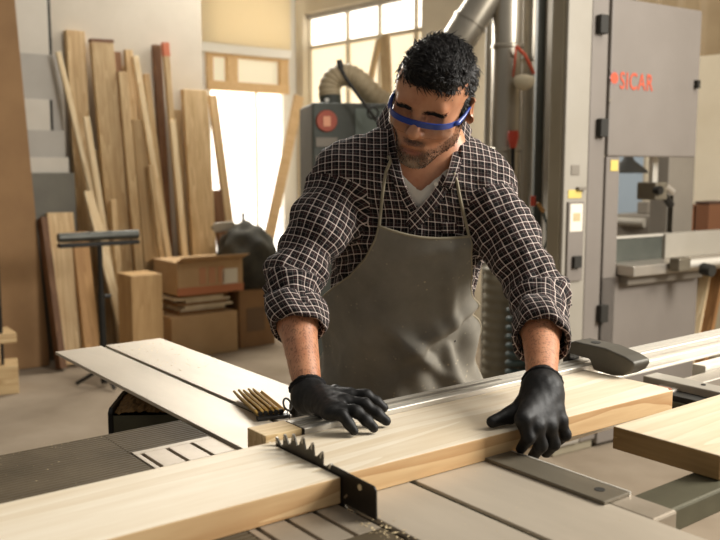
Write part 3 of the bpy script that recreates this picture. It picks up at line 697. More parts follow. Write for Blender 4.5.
# lettering and emblem on the door
def text(name, body, size, mat, parent, loc, sx=1.0, ext=.0008):
    c = bpy.data.curves.new(name, 'FONT'); c.body = body; c.size = size; c.extrude = ext; c.align_x = 'LEFT'; c.align_y = 'CENTER'; c.offset = size*.01; c.space_character = 1.12
    t = bpy.data.objects.new(name, c); COL.objects.link(t); bpy.context.view_layer.update()
    me = bpy.data.meshes.new_from_object(t.evaluated_get(bpy.context.evaluated_depsgraph_get())); bpy.data.objects.remove(t, do_unlink=True)
    xs = [v.co.x for v in me.vertices]; me.transform(Matrix.Translation((-min(xs), 0, 0))); W = max(xs)-min(xs)
    o = bpy.data.objects.new(name, me); COL.objects.link(o); me.materials.clear(); me.materials.append(mat); o.parent = parent
    o.rotation_euler = (math.pi/2, 0, 0); o.location = loc; o.scale = (sx/W if sx else 1, 1, 1)
    return o
a0, z0 = sz(620, 79.5, .007); a1, _ = sz(653, 81, .007); hh = 13.5*4.05/FPX
text('lettering', 'SICAR', hh*1.7, M['orange'], door, (a0, -.0078, z0-.008), a1-a0)
ae, ze = sz(614.5, 78, .007)
em = MB().tube([(ae, -.0062, ze), (ae, -.0072, ze)], .026, 20).build('emblem', M['orange'], door)
for a in range(8):
    q = a*math.pi/4; MB().tube([(ae+.028*math.cos(q), -.0062, ze+.034*math.sin(q)), (ae+.028*math.cos(q), -.0070, ze+.034*math.sin(q))], .007, 8).build('emblem_petal', newmat('emblem_grey', lin(128, 108, 108), .6), em)
a_, z_ = sz(614, 100, .03); MB().tube([(a_, -.0062, z_), (a_, -.010, z_)], .01, 10).build('lock', M['grey_dark'], door)
a_, z_ = sz(698, 84, .03); MB().box(a_, a_+.02, -.03, 0, z_-.02, z_+.02).build('latch', M['slot'], door)
# controls on the pale panel
def ctl(name, x0, y0, x1, y1, mat, off=.004, parent=bs):
    a0, z1 = sz(x0, y0); a1, z0 = sz(x1, y1); return bx(name, a0, a1, z0, z1, 0, off, mat, parent, .001)
ctl('grey_plate', 571, 165, 579, 175, M['grey_dark']); ctl('warning_sticker', 568, 190, 581, 198, M['yellow'], .003)
sbx = ctl('switch_box', 567, 202, 580, 280, M['grey_paint'], .012)
ctl('instruction_sticker', 568.5, 204, 580, 231, M['sticker'], .0135); ctl('instruction_mark', 571, 213, 578, 221, newmat('tan_print', lin(186, 168, 128), .7), .0145)
ctl('switch', 570, 256, 577, 267, M['slot'], .03); ctl('pull_tab', 576, 187, 584, 190, M['grey_dark'], .02)
# narrow upright beside the throat, lower body, rear column
zt0 = sz(650, 270)[1]
bx('throat_upright', sC+.012, sU, .4, zd0, -.12, .0, M['grey_paint'])
ctl('warning_sticker', 610.5, 160, 617.5, 171, M['yellow'], .003)
sB1 = sz(697, 300)[0]
bx('lower_body', sC+.012, sB1, .02, zt0-.01, -.55, .0, M['grey_paint'])
sR0 = sz(668, 190, -.3)[0]; sR1 = sz(694, 190, -.3)[0]
bx('rear_column', sR0, sR1, .4, zd0+.05, -.42, -.3, M['grey_dark'])
# blade guide post and guides
ag, zg0 = sz(653.5, 186, -.12)
bx('guide_post', ag-.02, ag+.02, zg0, zd0+.05, -.14, -.11, M['alu_b'], bs, .003)
gd = bx('guide_block', ag-.045, ag+.05, zg0-.07, zg0+.02, -.19, -.07, M['dark_bar'], bs, .008)
MB().tube([(ag-.03, .05, zg0-.02), (ag-.03, .085, zg0-.02)], .022, 14).build('guide_knob', M['black_m'], gd, 'auto')
MB().tube([(ag+.05, .1, zg0-.04), (ag+.12, .1, zg0-.10)], .02, 10).build('guide_arm', M['black_m'], gd, 'auto')
MB().tube([(ag+.04, .08, zg0-.0), (ag+.09, .07, zg0-.03)], .018, 10).build('guide_wheel', M['alu'], gd, 'auto')
ztab = sz(650, 262)[1]
bx('band_blade', ag+.12, ag+.124, ztab, zg0-.05, -.12, -.09, M['steel'], bs, 0)
# table with fence and front rail
sT0 = sz(617, 270)[0]
zt1 = sz(690, 262, .12)[1]
bx('table', sT0, sT0+1.15, zt1-.05, zt1, -.45, .10, M['alu'], bs, .004)
bx('table_rib', sT0+.02, sT0+.6, zt1-.10, zt1-.05, -.4, .05, M['grey_dark'], bs, .01)
bx('fence', sT0-.0, sT0+.42, zt1, zt1+.115, -.10, -.07, M['mach_gr'], bs, .003)
bx('fence_plate', sT0+.42, sT0+1.2, zt1, zt1+.125, -.12, -.05, M['panel_w'], bs, .003)
bx('fence_cap', sT0, sT0+.42, zt1+.115, zt1+.125, -.105, -.065, M['alu_b'], bs, .001)
fr = MB().tube([(sT0+.25, -.145, zt1-.005), (sT0+1.25, -.145, zt1-.005)], .022, 14).build('front_rail', M['alu_b'], bs, 'auto')
MB().tube([(sT0+.42, -.17, zt1-.03), (sT0+.42, -.225, zt1-.035)], .03, 16).build('clamp_knob', M['slot'], fr, 'auto')
MB().box(sT0+.24, sT0+.33, -.17, -.11, zt1-.035, zt1+.03).build('rail_clamp', M['dark_bar'], fr, bevel=.008)
# behind the throat: cone lamp, card, machine and boxes
Pw = Plane(PR.P(0, 0, .35)[:2], dR)
mb = MB(); Pw.pbox(mb, 596, 57, 790, 330, -.03, 0); zz = [v[2] for v in mb.v]; lo_ = min(zz)
mb.v = [(x, y, (0.0 if abs(z-lo_) < 1e-6 else z)) for x, y, z in mb.v]
pt_ = mb.build('partition_board', M['wall_warm'], bevel=.003); tag(pt_, 'cream partition board standing behind the bandsaw', 'partition')
def back(name, label, cat, x0, y0, x1, y1, off, th, mat, z0=None):
    a0, z1 = Pw.sz(x0, y0, off); a1, zb = Pw.sz(x1, y1, off); zb = zb if z0 is None else z0
    rt = empty(name, Pw.P((a0+a1)/2, zb, off-th/2), math.atan2(dR[1], dR[0]), label, cat)
    return rt, abs(a1-a0)/2, z1-zb
rt, hw, h = back('workbench', 'grey workbench behind the bandsaw throat', 'bench', 606, 240, 720, 300, .46, .4, M['olive'], 0)
MB().box(-hw, hw, -.2, .2, h-.04, h).build('bench_top', M['grey_dark'], rt, bevel=.003); MB().box(-hw+.03, hw-.03, -.17, .17, .0, h-.04).build('bench_body', M['olive'], rt, bevel=.003)
hb = h; pw_ = rt
def onbench(name, label, cat, x0, x1, h_, th, mat, z=None, group=None):
    a0, _ = Pw.sz(x0, 200, .42); a1, _ = Pw.sz(x1, 200, .42)
    rt = empty(name, Pw.P((a0+a1)/2, hb+.001, .27), math.atan2(dR[1], dR[0]), label, cat, group); return rt, abs(a1-a0)/2
rt, hw = onbench('toolbox', 'brown wooden box on the bench, right of the bandsaw guides', 'box', 668, 690, .2, .2, None)
hbx = .22; MB().box(-hw, hw, -.1, .1, 0, hbx).build('box_body', newmat('rust_brown_box', lin(136, 86, 52), .7), rt, bevel=.005); MB().box(-hw-.004, hw+.004, -.104, .104, hbx, hbx+.02).build('box_lid', M['tagbrown'], rt, bevel=.004)
rt, hw = onbench('toolbox', 'dark brown wooden box on the bench, at the edge of the cream partition', 'box', 692, 706, .2, .2, None)
MB().box(-hw, hw, -.1, .1, 0, .25).build('box_body', M['tagbrown'], rt, bevel=.005); MB().box(-hw-.004, hw+.004, -.104, .104, .25, .265).build('box_lid', newmat('near_black_brown', lin(70, 46, 32), .7), rt, bevel=.004)
rt, hw = onbench('planer_head', 'grey bench machine with pale roller seen through the bandsaw throat', 'machine', 614, 650, .2, .2, None)
MB().box(-hw, hw, -.12, .12, 0, .17).build('housing', M['grey_dark'], rt, bevel=.01); MB().tube([(-hw*.8, -.135, .12), (hw*.7, -.135, .12)], .03, 14).build('roller', M['panel_w'], rt, 'auto')
MB().box(-hw*.2, hw*.4, -.04, .12, .17, .25).build('mast', M['grey_dark'], rt, bevel=.008)
c = Pw.sz(626, 188, .03); d_ = Pw.P(c[0], c[1], .001)
o = MB().box(-.11, .11, -.002, .002, -.26, .22).build('blue_card', M['blue_p']); o.location = Pw.P(c[0], c[1], .006); o.rotation_euler = (0, 0, math.atan2(dR[1], dR[0])); tag(o, 'pale blue card hung on the partition behind the bandsaw', 'card')
c = Pw.sz(628, 170, .35); p = Pw.P(c[0], c[1], .35)
lp = empty('cone_lamp', p, 0, 'black cone lamp shade hanging behind the bandsaw throat', 'lamp')
MB().tube([(0, 0, -.02), (0, 0, .0), (0, 0, .06), (0, 0, .10)], [.13, .12, .04, .02], 24).build('shade', M['slot'], lp, 'auto'); MB().tube([(0, 0, .1), (0, 0, 5-p[2])], .006, 6).build('cord', M['slot'], lp)
# boards by the partition at the right edge
for i, (x_, y0, lab, mt) in enumerate(((706, 250, 'pale batten leaning on the partition beside the bandsaw', M['pine_pale']), (714, 236, 'knotty brown slab leaning on the partition beside the bandsaw', wood('brown_slab', lin(176, 132, 84), lin(112, 74, 42), 2, knots=.6, var=.05)))):
    a_, z_ = Pw.sz(x_+3, y0, .72-.1*i); pt = Pw.P(a_, z_, .70-.05*i); pb = Pw.P(a_+.02, .008, 1.0); tag(beam('leaning_slab', pb, pt, .06+.13*i, .035, mt, wdir=(dR[0], dR[1], 0)), lab, 'plank')

# ================================================================== EXTRACTION DUCTS
def vduct(name, label, x, Y, wpx, zlo, zhi, mat, bands=()):
    p = at(x, 150, Y); r = wpx*Y/FPX/2
    rt = empty(name, (p[0], p[1], zlo), 0, label, 'duct', 'extraction ducts')
    MB().tube([(0, 0, 0), (0, 0, zhi-zlo)], r, 28).build('pipe', mat, rt, 'auto')
    for y_ in bands:
        z = at(x, y_, Y)[2]-zlo; MB().tube([(0, 0, z-.012), (0, 0, z-.006), (0, 0, z+.006), (0, 0, z+.012)], [r+.001, r+.007, r+.007, r+.001], 28).build('joint_band', mat, rt, 'auto')
    return rt, p, r
Yv = 4.7
rt, pd1, rd1 = vduct('vertical_duct', 'wide galvanised duct rising behind the man with a dust mask on it', 505, Yv, 29, .75, 5, M['duct'], (47, 150, 300))
vduct('vertical_duct', 'narrower galvanised duct close behind the wide one', 527, Yv+.25, 17, .0, 5, M['duct'], (60,))
p = at(539, 150, Yv+.1); o = MB().box(-.03, .03, -.03, .03, 0, 5).build('steel_post', M['mach_gr'], bevel=.003); o.location = (p[0], p[1], 0); tag(o, 'slim dark steel post between the ducts and the bandsaw', 'post')
p = at(546, 150, Yv+.05); o = MB().box(-.015, .015, -.03, .03, 0, 5).build('steel_post', M['panel_w'], bevel=.003); o.location = (p[0], p[1], 0); tag(o, 'thin pale upright rail next to the dark steel post', 'post')
p = at(487, 150, Yv+.2); o = MB().tube([(0, 0, 0), (0, 0, 5)], .018, 10).build('cable_pipe', M['panel_w'], smooth='auto'); o.location = (p[0], p[1], 0); tag(o, 'thin pale pipe left of the wide duct', 'pipe')
# slanting duct with end sleeve
p0 = at(499, -22, Yv); p1 = at(470, 22, Yv); p2 = at(455, 46, Yv)
sd = empty('slanting_duct', p1, 0, 'slanting galvanised duct with a dark sleeve above the man', 'duct', 'extraction ducts')
MB().tube([p0-p1, np.zeros(3)], .088, 28).build('pipe', M['duct'], sd, 'auto')
MB().tube([np.zeros(3), (p2-p1)*.8], .093, 28).build('sleeve', M['duct'], sd, 'auto'); MB().tube([(p2-p1)*.8, p2-p1], [.093, .098], 28).build('rim', M['grey_dark'], sd, 'auto')
MB().tube([(p2-p1)*-.03, (p2-p1)*.05], .099, 28).build('joint_band', M['duct'], sd, 'auto')
dd = (p2-p1)/np.linalg.norm(p2-p1); MB().tube([(p2-p1)*.7, p2-p1, (p2-p1)+dd*.15-np.array([0, -.1, 0]), (p2-p1)+dd*.28-np.array([0, -.3, 0])], .07, 16).build('inner_pipe', M['grey_dark'], sd, 'auto')
# flexible hose below the wide duct and teal hose beside it
zb_ = .75
dense = [np.array([0, 0, .8-.8*i/60]) for i in range(61)]; rr = [rd1*1.25+(.006 if i % 4 < 2 else 0) for i in range(61)]
o = MB().tube(dense, rr, 24).build('flexible_hose', M['hose'] if 0 else speckled('grey_hose', lin(140, 132, 112), lin(122, 114, 96), 8, .6), smooth=True); o.location = (pd1[0], pd1[1], 0); tag(o, 'ribbed grey flexible hose joining the foot of the wide duct', 'hose')
p = at(519, 345, Yv-.3); mb = MB(); hel = [np.array([.055*math.cos(a), .055*math.sin(a), .02+a*.0075]) for a in np.linspace(0, 2*math.pi*13, 240)]
o = mb.tube(hel, .017, 7).build('coiled_hose', M['teal'], smooth=True); o.location = (p[0], p[1], .0); tag(o, 'teal coiled air hose hanging beside the flexible hose', 'hose')
# dust mask hanging on the wide duct
pm = at(516, 46, Yv-.12)
dm = empty('dust_mask', pm, 0, 'white dust mask hanging by orange straps on the wide duct', 'mask')
l = lambda x, y: at(x, y, Yv-.12)-pm
MB().tube([l(516, 46), l(515, 60), l(513, 77)], .006, 6).build('strap', M['orange'], dm, True); MB().tube([l(516, 46), l(525, 55), l(534, 74)], .009, 6).build('strap', M['orange'], dm, True)
cpt = l(524, 80); bm = bmesh.new(); bmesh.ops.create_uvsphere(bm, u_segments=20, v_segments=12, radius=1)
for v in bm.verts: v.co = Vector((v.co.x*.058, v.co.y*.035, v.co.z*.055*(1 if v.co.z < 0 else .55)))
me = bpy.data.meshes.new('mask_cup'); bm.to_mesh(me); bm.free(); me.materials.append(newmat('mask_cloth', lin(196, 184, 158), .9))
for q in me.polygons: q.use_smooth = True
o = bpy.data.objects.new('mask_cup', me); COL.objects.link(o); o.parent = dm; o.location = cpt
# red valve handle on the duct
pv_ = at(513, 148, Yv-.16); vh = empty('valve', pv_, 0, 'red valve handle on the duct just above the man\'s shoulder', 'valve')
MB().tube([(0, 0, 0), (0, 0, .02), (0, 0, .06), (0, 0, .09)], [.016, .02, .03, .026], 14).build('handle', M['red'], vh, 'auto'); MB().tube([(0, 0, -.12), (0, 0, 0)], .012, 10).build('stem', M['black_m'], vh, 'auto'); MB().tube([(0, 0, -.1), (0, .12, -.1)], .01, 8).build('pipe_stub', M['black_m'], vh, 'auto')
# cable loop with red and yellow plugs by the olive column
pk = at(537, 215, Yv-.45); kb = empty('cable_loop', pk, 0, 'green cable with orange plug hanging beside the olive bandsaw column', 'cable')
l = lambda x, y: at(x, y, Yv-.45)-pk
MB().tube([l(531, 200), l(537, 205), l(543, 212), l(547, 225), l(547, 240), l(543, 252)], .007, 8).build('cable', M['teal'], kb, True); MB().tube([l(537, 203), l(544, 212)], .011, 8).build('plug', newmat('dull_orange', lin(176, 130, 72), .6), kb, 'auto'); MB().tube([l(533, 196), l(533, 206)], .014, 8).build('socket', M['red'], kb, 'auto')

# ================================================================== PERSON: small implicit-surface kit
def nrm(a): a = np.array(a, float); return a/np.linalg.norm(a)
class SDF:
    def __init__(s): s.prims = []
    def _add(s, fn, lo, hi, k, op): s.prims.append((fn, np.array(lo)-k, np.array(hi)+k, k, op)); return s
    def cone(s, a, b, ra, rb, k=.02, op='u', flat=None):
        """round cone a->b; flat=(direction, factor) squeezes it along a direction."""
        a, b = np.array(a, float), np.array(b, float); ab = b-a; L2 = ab @ ab
        def fn(P):
            d = P-a; t = np.clip((d @ ab)/L2, 0, 1); q = d-t[..., None]*ab; r = ra+(rb-ra)*t
            if flat is not None:
                n, f = flat; c = q @ n; q = q+(c*(1/f-1))[..., None]*n
                return (np.linalg.norm(q, axis=-1)-r)*(f if f < 1 else 1)
            return np.linalg.norm(q, axis=-1)-r
        R = max(ra, rb)*1.05; return s._add(fn, np.minimum(a, b)-R-.01, np.maximum(a, b)+R+.01, k, op)
    def ell(s, c, r, k=.02, op='u', rot=None):
        c, r = np.array(c, float), np.array(r, float); Rm = np.eye(3) if rot is None else np.array(rot)
        def fn(P):
            q = (P-c) @ Rm; k0 = np.linalg.norm(q/r, axis=-1); k1 = np.linalg.norm(q/(r*r), axis=-1)+1e-9
            return k0*(k0-1)/k1
        R = max(r); return s._add(fn, c-R-.01, c+R+.01, k, op)
    def func(s, fn, lo, hi, k, op): return s._add(fn, lo, hi, k, op)
    @staticmethod
    def comb(a, b, k, op):
        if op == 's': b = -b
        sg = 1 if op == 'u' else -1
        a2, b2 = a*sg, b*sg; h = np.maximum(k-np.abs(a2-b2), 0)/max(k, 1e-6)
        return sg*(np.minimum(a2, b2)-h*h*k*.25)
    def ev(s, P):
        d = np.full(P.shape[:-1], 1.0)
        for fn, lo, hi, k, op in s.prims: d = s.comb(d, fn(P), k, op)
        return d
    def mesh(s, lo, hi, h, post=None, xf=None):
        lo, hi = np.array(lo, float), np.array(hi, float); n = np.ceil((hi-lo)/h).astype(int)+1
        g = [lo[i]+h*np.arange(n[i]) for i in range(3)]
        V = np.full(n, .3, np.float64)
        for fn, a, b, k, op in s.prims:
            a, b = a-3*h, b+3*h
            i0 = [int(np.clip(np.searchsorted(g[i], a[i]), 0, n[i])) for i in range(3)]; i1 = [int(np.clip(np.searchsorted(g[i], b[i]), 0, n[i])) for i in range(3)]
            if min(i1[i]-i0[i] for i in range(3)) <= 0: continue
            P = np.stack(np.meshgrid(*[g[i][i0[i]:i1[i]] for i in range(3)], indexing='ij'), -1)
            sl = tuple(slice(i0[i], i1[i]) for i in range(3)); V[sl] = s.comb(V[sl], fn(P), k, op)
        if post is not None:
            P = np.stack(np.meshgrid(*g, indexing='ij'), -1); m = np.abs(V) < 6*h
            V[m] = V[m]+post(P[m])
        return surface_nets(V, lo, h)
def surface_nets(V, lo, h):
    ins = V < 0; n = np.array(V.shape)
    C = np.zeros(n-1, int)
    for dx in (0, 1):
        for dy in (0, 1):
            for dz in (0, 1): C += ins[dx:n[0]-1+dx, dy:n[1]-1+dy, dz:n[2]-1+dz]
    act = (C > 0) & (C < 8); idx = -np.ones(act.shape, int); cells = np.argwhere(act); idx[act] = np.arange(len(cells))
    acc = np.zeros((len(cells), 3)); cnt = np.zeros(len(cells))
    cor = [(a, b, c) for a in (0, 1) for b in (0, 1) for c in (0, 1)]
    for i, p in enumerate(cor):
        for q in cor[i+1:]:
            if sum(abs(p[k]-q[k]) for k in range(3)) != 1: continue
            va = V[tuple((cells+p).T)]; vb = V[tuple((cells+q).T)]; m = (va < 0) != (vb < 0)
            t = np.where(m, va/(va-vb+1e-12), 0)[:, None]; pt = np.array(p)+t*(np.array(q)-np.array(p))
            acc += pt*m[:, None]; cnt += m
    verts = lo+h*(cells+acc/np.maximum(cnt, 1)[:, None])
    faces = []
    for ax in range(3):
        sl0 = [slice(None)]*3; sl1 = [slice(None)]*3; sl0[ax] = slice(0, -1); sl1[ax] = slice(1, None)
        ch = ins[tuple(sl0)] != ins[tuple(sl1)]; e = np.argwhere(ch)
        o1, o2 = [(1, 2), (2, 0), (0, 1)][ax]
        ok = (e[:, o1] > 0) & (e[:, o2] > 0) & (e[:, o1] < n[o1]-1) & (e[:, o2] < n[o2]-1); e = e[ok]
        def sh(d1, d2):
            c = e.copy(); c[:, o1] -= d1; c[:, o2] -= d2; return idx[tuple(c.T)]
        q = np.stack([sh(1, 1), sh(0, 1), sh(0, 0), sh(1, 0)], 1)
        flip = ins[tuple(e.T)] == False
        q[flip] = q[flip][:, ::-1]; faces.append(q)
    return verts, np.concatenate(faces)
def mesh_obj(name, verts, faces, mat, parent=None, smooth_it=0):
    me = bpy.data.meshes.new(name); me.from_pydata([tuple(v) for v in verts], [], [tuple(int(i) for i in f) for f in faces]); me.update()
    for p in me.polygons: p.use_smooth = True
    if mat: me.materials.append(mat)
    o = bpy.data.objects.new(name, me); COL.objects.link(o)
    if smooth_it:
        m = o.modifiers.new('smooth', 'SMOOTH'); m.iterations = smooth_it; m.factor = .5
    if parent is not None: o.parent = parent
    return o
def laplace(verts, faces, it=4, f=.5):
    n = len(verts); v = verts.copy()
    a = faces.ravel(); b = np.roll(faces, -1, 1).ravel()
    src = np.concatenate([a, b]); dst = np.concatenate([b, a]); deg = np.bincount(src, minlength=n)[:, None]
    for _ in range(it):
        s = np.zeros_like(v)
        for k in range(3): s[:, k] = np.bincount(src, v[dst, k], n)
        v = v+f*(s/np.maximum(deg, 1)-v)
    return v
def vnoise(P, f, seed=0):
    P = P*f; r = np.zeros(P.shape[:-1]); rs = np.random.RandomState(seed)
    for i in range(7):
        k = rs.normal(size=3); ph = rs.rand()*6.28; r += np.sin(P @ k*1.7+ph)
    return r/4

# ---------------------------------------------------------------- joints
pelvis = at(399, 392, 2.02); belly = at(400, 310, 1.965); chest = at(411, 222, 1.90); necklow = at(424, 168, 1.86)
shR = at(345, 178, 1.83); elR = at(291, 284, 1.71); wrR = at(309, 397, 1.495)
shL = at(480, 188, 1.86); elL = at(540, 297, 1.73); wrL = S(.429, -.026, .963)
HC = np.array([.1451, 1.7408, 1.482]); HS = .93
def Rm(yaw, pit, rol):
    cx, sx = math.cos(pit), math.sin(pit); cy, sy = math.cos(yaw), math.sin(yaw); cr, sr = math.cos(rol), math.sin(rol)
    return np.array([[cr, 0, sr], [0, 1, 0], [-sr, 0, cr]]) @ np.array([[cy, -sy, 0], [sy, cy, 0], [0, 0, 1]]) @ np.array([[1, 0, 0], [0, cx, -sx], [0, sx, cx]])
HR = Rm(-.285, .555, .285)
def hw_(p): return HC + HR @ (np.array(p, float)*HS)
hipR = pelvis+np.array([-.085, 0, -.03]); hipL = pelvis+np.array([.085, 0, -.03])
kneeR = np.array([hipR[0]-.03, hipR[1]-.02, .50]); kneeL = np.array([hipL[0]+.05, hipL[1]+.05, .50])
ankR = np.array([kneeR[0]-.01, kneeR[1]+.08, .09]); ankL = np.array([kneeL[0]+.03, kneeL[1]+.12, .09])
DEP = nrm(np.array([.0, 1., .25]))
man = empty('person', (pelvis[0], pelvis[1], 0), 0, 'person in plaid shirt, grey apron, blue safety glasses and black gloves leaning over the saw', 'person')
MANI = Matrix.Translation(man.location).inverted()
def mchild(o, parent=None):
    o.parent = parent or man; o.matrix_parent_inverse = MANI if parent is None else Matrix.Identity(4); return o

# ---------------------------------------------------------------- materials of the person
def skin_mat():
    m = newmat('skin', lin(176, 122, 90), .36, 0, .45); b = bsdf(m)
    b.inputs['Subsurface Weight'].default_value = .12; b.inputs['Subsurface Radius'].default_value = (.012, .005, .003); b.inputs['Subsurface Scale'].default_value = .5
    v = coords(m, 'Object'); f1 = noise(m, v, 28, 5); f2 = noise(m, v, 420, 3)
    c = ramp(m, f1, [(.3, lin(172, 114, 82)), (.7, lin(196, 141, 106))])
    at_ = nd(m, 'ShaderNodeAttribute', attribute_name='beard'); at2 = nd(m, 'ShaderNodeAttribute', attribute_name='grey'); at3 = nd(m, 'ShaderNodeAttribute', attribute_name='brow'); at4 = nd(m, 'ShaderNodeAttribute', attribute_name='lip'); at5 = nd(m, 'ShaderNodeAttribute', attribute_name='armhair')
    hairc = mixc(m, at2.outputs['Fac'], lin(40, 29, 23), lin(158, 146, 130))
    st = ramp(m, f2, [(.38, (0, 0, 0, 1)), (.6, (1, 1, 1, 1))])
    bf = math_(m, 'MULTIPLY', at_.outputs['Fac'], math_(m, 'ADD', .46, math_(m, 'MULTIPLY', st, .42)))
    c = mixc(m, bf, c, hairc)
    c = mixc(m, math_(m, 'MULTIPLY', at4.outputs['Fac'], .6), c, lin(150, 84, 70))
    c = mixc(m, math_(m, 'MULTIPLY', at3.outputs['Fac'], math_(m, 'ADD', .6, math_(m, 'MULTIPLY', st, .35))), c, lin(34, 24, 19))
    v2 = coords(m, 'Object', (1, 1, .3)); f3 = noise(m, v2, 260, 2)
    ah = ramp(m, f3, [(.52, (0, 0, 0, 1)), (.62, (1, 1, 1, 1))])
    c = mixc(m, math_(m, 'MULTIPLY', math_(m, 'MULTIPLY', at5.outputs['Fac'], ah), .5), c, lin(84, 56, 40))
    lk(m, c, b.inputs['Base Color']); bump(m, f2, .25, .0012)
    return m
M['skin'] = skin_mat()
M['hair'] = speckled('black_hair', lin(16, 13, 12), lin(30, 25, 22), 160, .42, 0, (1, 1, 1), .5, .25)
def plaid():
    m = newmat('plaid_cotton', lin(30, 24, 25), .85, 0, .2); uvn = nd(m, 'ShaderNodeUVMap', uv_map='cloth'); sp = nd(m, 'ShaderNodeSeparateXYZ'); lk(m, uvn.outputs[0], sp.inputs[0])
    per = .0166
    def lines(x, a, b):
        f = math_(m, 'FRACT', math_(m, 'MULTIPLY', x, 1/per)); return math_(m, 'MULTIPLY', math_(m, 'GREATER_THAN', f, a), math_(m, 'LESS_THAN', f, b))
    U, Vv = sp.outputs[0], sp.outputs[1]
    # broad dark checks, thin pale lines, thin dull red lines
    def axis(x):
        w1 = lines(x, .02, .14); w2 = lines(x, .50, .57); r = lines(x, .30, .36); h = lines(x, .42, .98); return w1, w2, r, h
    u1, u2, ur, uh = axis(U); v1, v2, vr, vh = axis(Vv)
    base = mixc(m, math_(m, 'MULTIPLY', math_(m, 'ADD', uh, vh), .5), lin(30, 24, 24), lin(11, 8, 9))
    red = math_(m, 'MULTIPLY', math_(m, 'ADD', ur, vr), .22); c = mixc(m, red, base, lin(120, 62, 62))
    pale = math_(m, 'MINIMUM', math_(m, 'ADD', math_(m, 'MULTIPLY', math_(m, 'ADD', u1, v1), .52), math_(m, 'MULTIPLY', math_(m, 'ADD', u2, v2), .10)), 1.0)
    c = mixc(m, pale, c, lin(226, 208, 198)); lk(m, c, bsdf(m).inputs['Base Color'])
    v = coords(m, 'Object'); f = noise(m, v, 30, 4, .6, .8); bump(m, f, .55, .008); bsdf(m).inputs['Sheen Weight'].default_value = .05
    return m
M['plaid'] = plaid()
def apron_m():
    m = newmat('apron_cloth', lin(128, 122, 110), .8, 0, .25); v = coords(m, 'Object')
    f = noise(m, v, 9, 6, .6); c = ramp(m, f, [(.3, lin(110, 105, 95)), (.7, lin(136, 130, 118))])
    vo = nd(m, 'ShaderNodeTexVoronoi'); vo.inputs['Scale'].default_value = 65; lk(m, v, vo.inputs['Vector'])
    sp_ = math_(m, 'MULTIPLY', ramp(m, vo.outputs['Distance'], [(.08, (1, 1, 1, 1)), (.2, (0, 0, 0, 1))]), ramp(m, noise(m, v, 12, 2), [(.5, (0, 0, 0, 1)), (.62, (1, 1, 1, 1))]))
    lk(m, mixc(m, math_(m, 'MULTIPLY', sp_, .6), c, lin(190, 176, 148)), bsdf(m).inputs['Base Color']); bump(m, noise(m, v, 300, 2), .15, .001); return m
M['apron'] = apron_m()
M['trim'] = speckled('apron_binding', lin(150, 140, 118), lin(136, 126, 104), 30, .8)
M['tee'] = speckled('white_tee', lin(222, 214, 202), lin(206, 198, 186), 20, .9)
M['glove'] = speckled('black_glove', lin(26, 24, 23), lin(17, 16, 15), 140, .55, 0, (1, 1, 1), .2, .28)
M['cuff'] = speckled('black_knit_cuff', lin(20, 18, 18), lin(14, 13, 13), 120, .8, 0, (1, 1, 1), .5, .3)
M['denim'] = speckled('dark_trousers', lin(52, 54, 60), lin(42, 44, 50), 40, .9)
M['shoe'] = speckled('work_shoe', lin(48, 40, 34), lin(38, 32, 27), 20, .6)
M['blue'] = newmat('blue_plastic', lin(28, 58, 138), .3, 0, .5)
def lens_m():
    m = newmat('clear_lens', (1, 1, 1, 1), .03, 0, .5); b = bsdf(m); b.inputs['Transmission Weight'].default_value = 1; b.inputs['IOR'].default_value = 1.25; return m
M['lens'] = lens_m()

# ---------------------------------------------------------------- head, in its own axes (x = its left, -y = front)
hd = SDF()
hd.ell((0, .014, .042), (.076, .097, .086), .02)
hd.ell((0, -.032, -.012), (.064, .062, .085), .04)
hd.ell((0, -.02, .055), (.066, .072, .055), .03)
for sx in (-1, 1):
    hd.cone((sx*.053, .005, -.04), (sx*.047, -.012, -.066), .018, .016, .03)
    hd.cone((sx*.047, -.012, -.066), (sx*.016, -.080, -.094), .016, .016, .03)
    hd.ell((sx*.041, -.064, -.022), (.024, .022, .02), .03)
hd.ell((0, -.085, -.094), (.020, .016, .016), .025)
hd.ell((0, -.075, -.068), (.034, .027, .03), .03)
hd.cone((-.04, -.080, .027), (.04, -.080, .027), .013, .013, .015)
hd.ell((0, -.088, .026), (.012, .012, .02), .015)
for sx in (-1, 1): hd.ell((sx*.032, -.096, .005), (.018, .017, .012), .010, 's')
for sx in (-1, 1): hd.ell((sx*.032, -.0725, .003), (.0155, .0140, .0120), .005)
hd.cone((0, -.089, .018), (0, -.113, -.020), .0080, .0118, .012)
hd.ell((0, -.1165, -.0255), (.0132, .0120, .0112), .008)
for sx in (-1, 1): hd.ell((sx*.0140, -.101, -.030), (.0082, .011, .0078), .007)
for sx in (-1, 1): hd.ell((sx*.007, -.109, -.0375), (.004, .006, .003), .004, 's')
hd.cone((-.018, -.093, -.0615), (.018, -.093, -.0615), .0055, .0055, .010); hd.ell((0, -.0985, -.060), (.010, .006, .005), .006)
hd.ell((0, -.0955, -.0745), (.019, .0075, .0062), .008)
hd.cone((-.024, -.104, -.0680), (.024, -.104, -.0680), .0032, .0032, .004, 's')
for sx in (-1, 1):
    er = Rm(sx*.75, .15, 0)
    hd.ell((sx*.085, .016, -.004), (.0080, .021, .032), .008, 'u', er)
    hd.ell((sx*.094, .010, .002), (.0075, .012, .020), .005, 's', er)
hd.cone((0, .035, -.03), (0, .055, -.13), .057, .056, .03)                    # upper neck
hl = np.array([-.115, -.135, -.14]); hh_ = np.array([.115, .125, .145])
hv, hf = hd.mesh(hl, hh_, .0026)
hv = laplace(hv, hf, 2, .4)
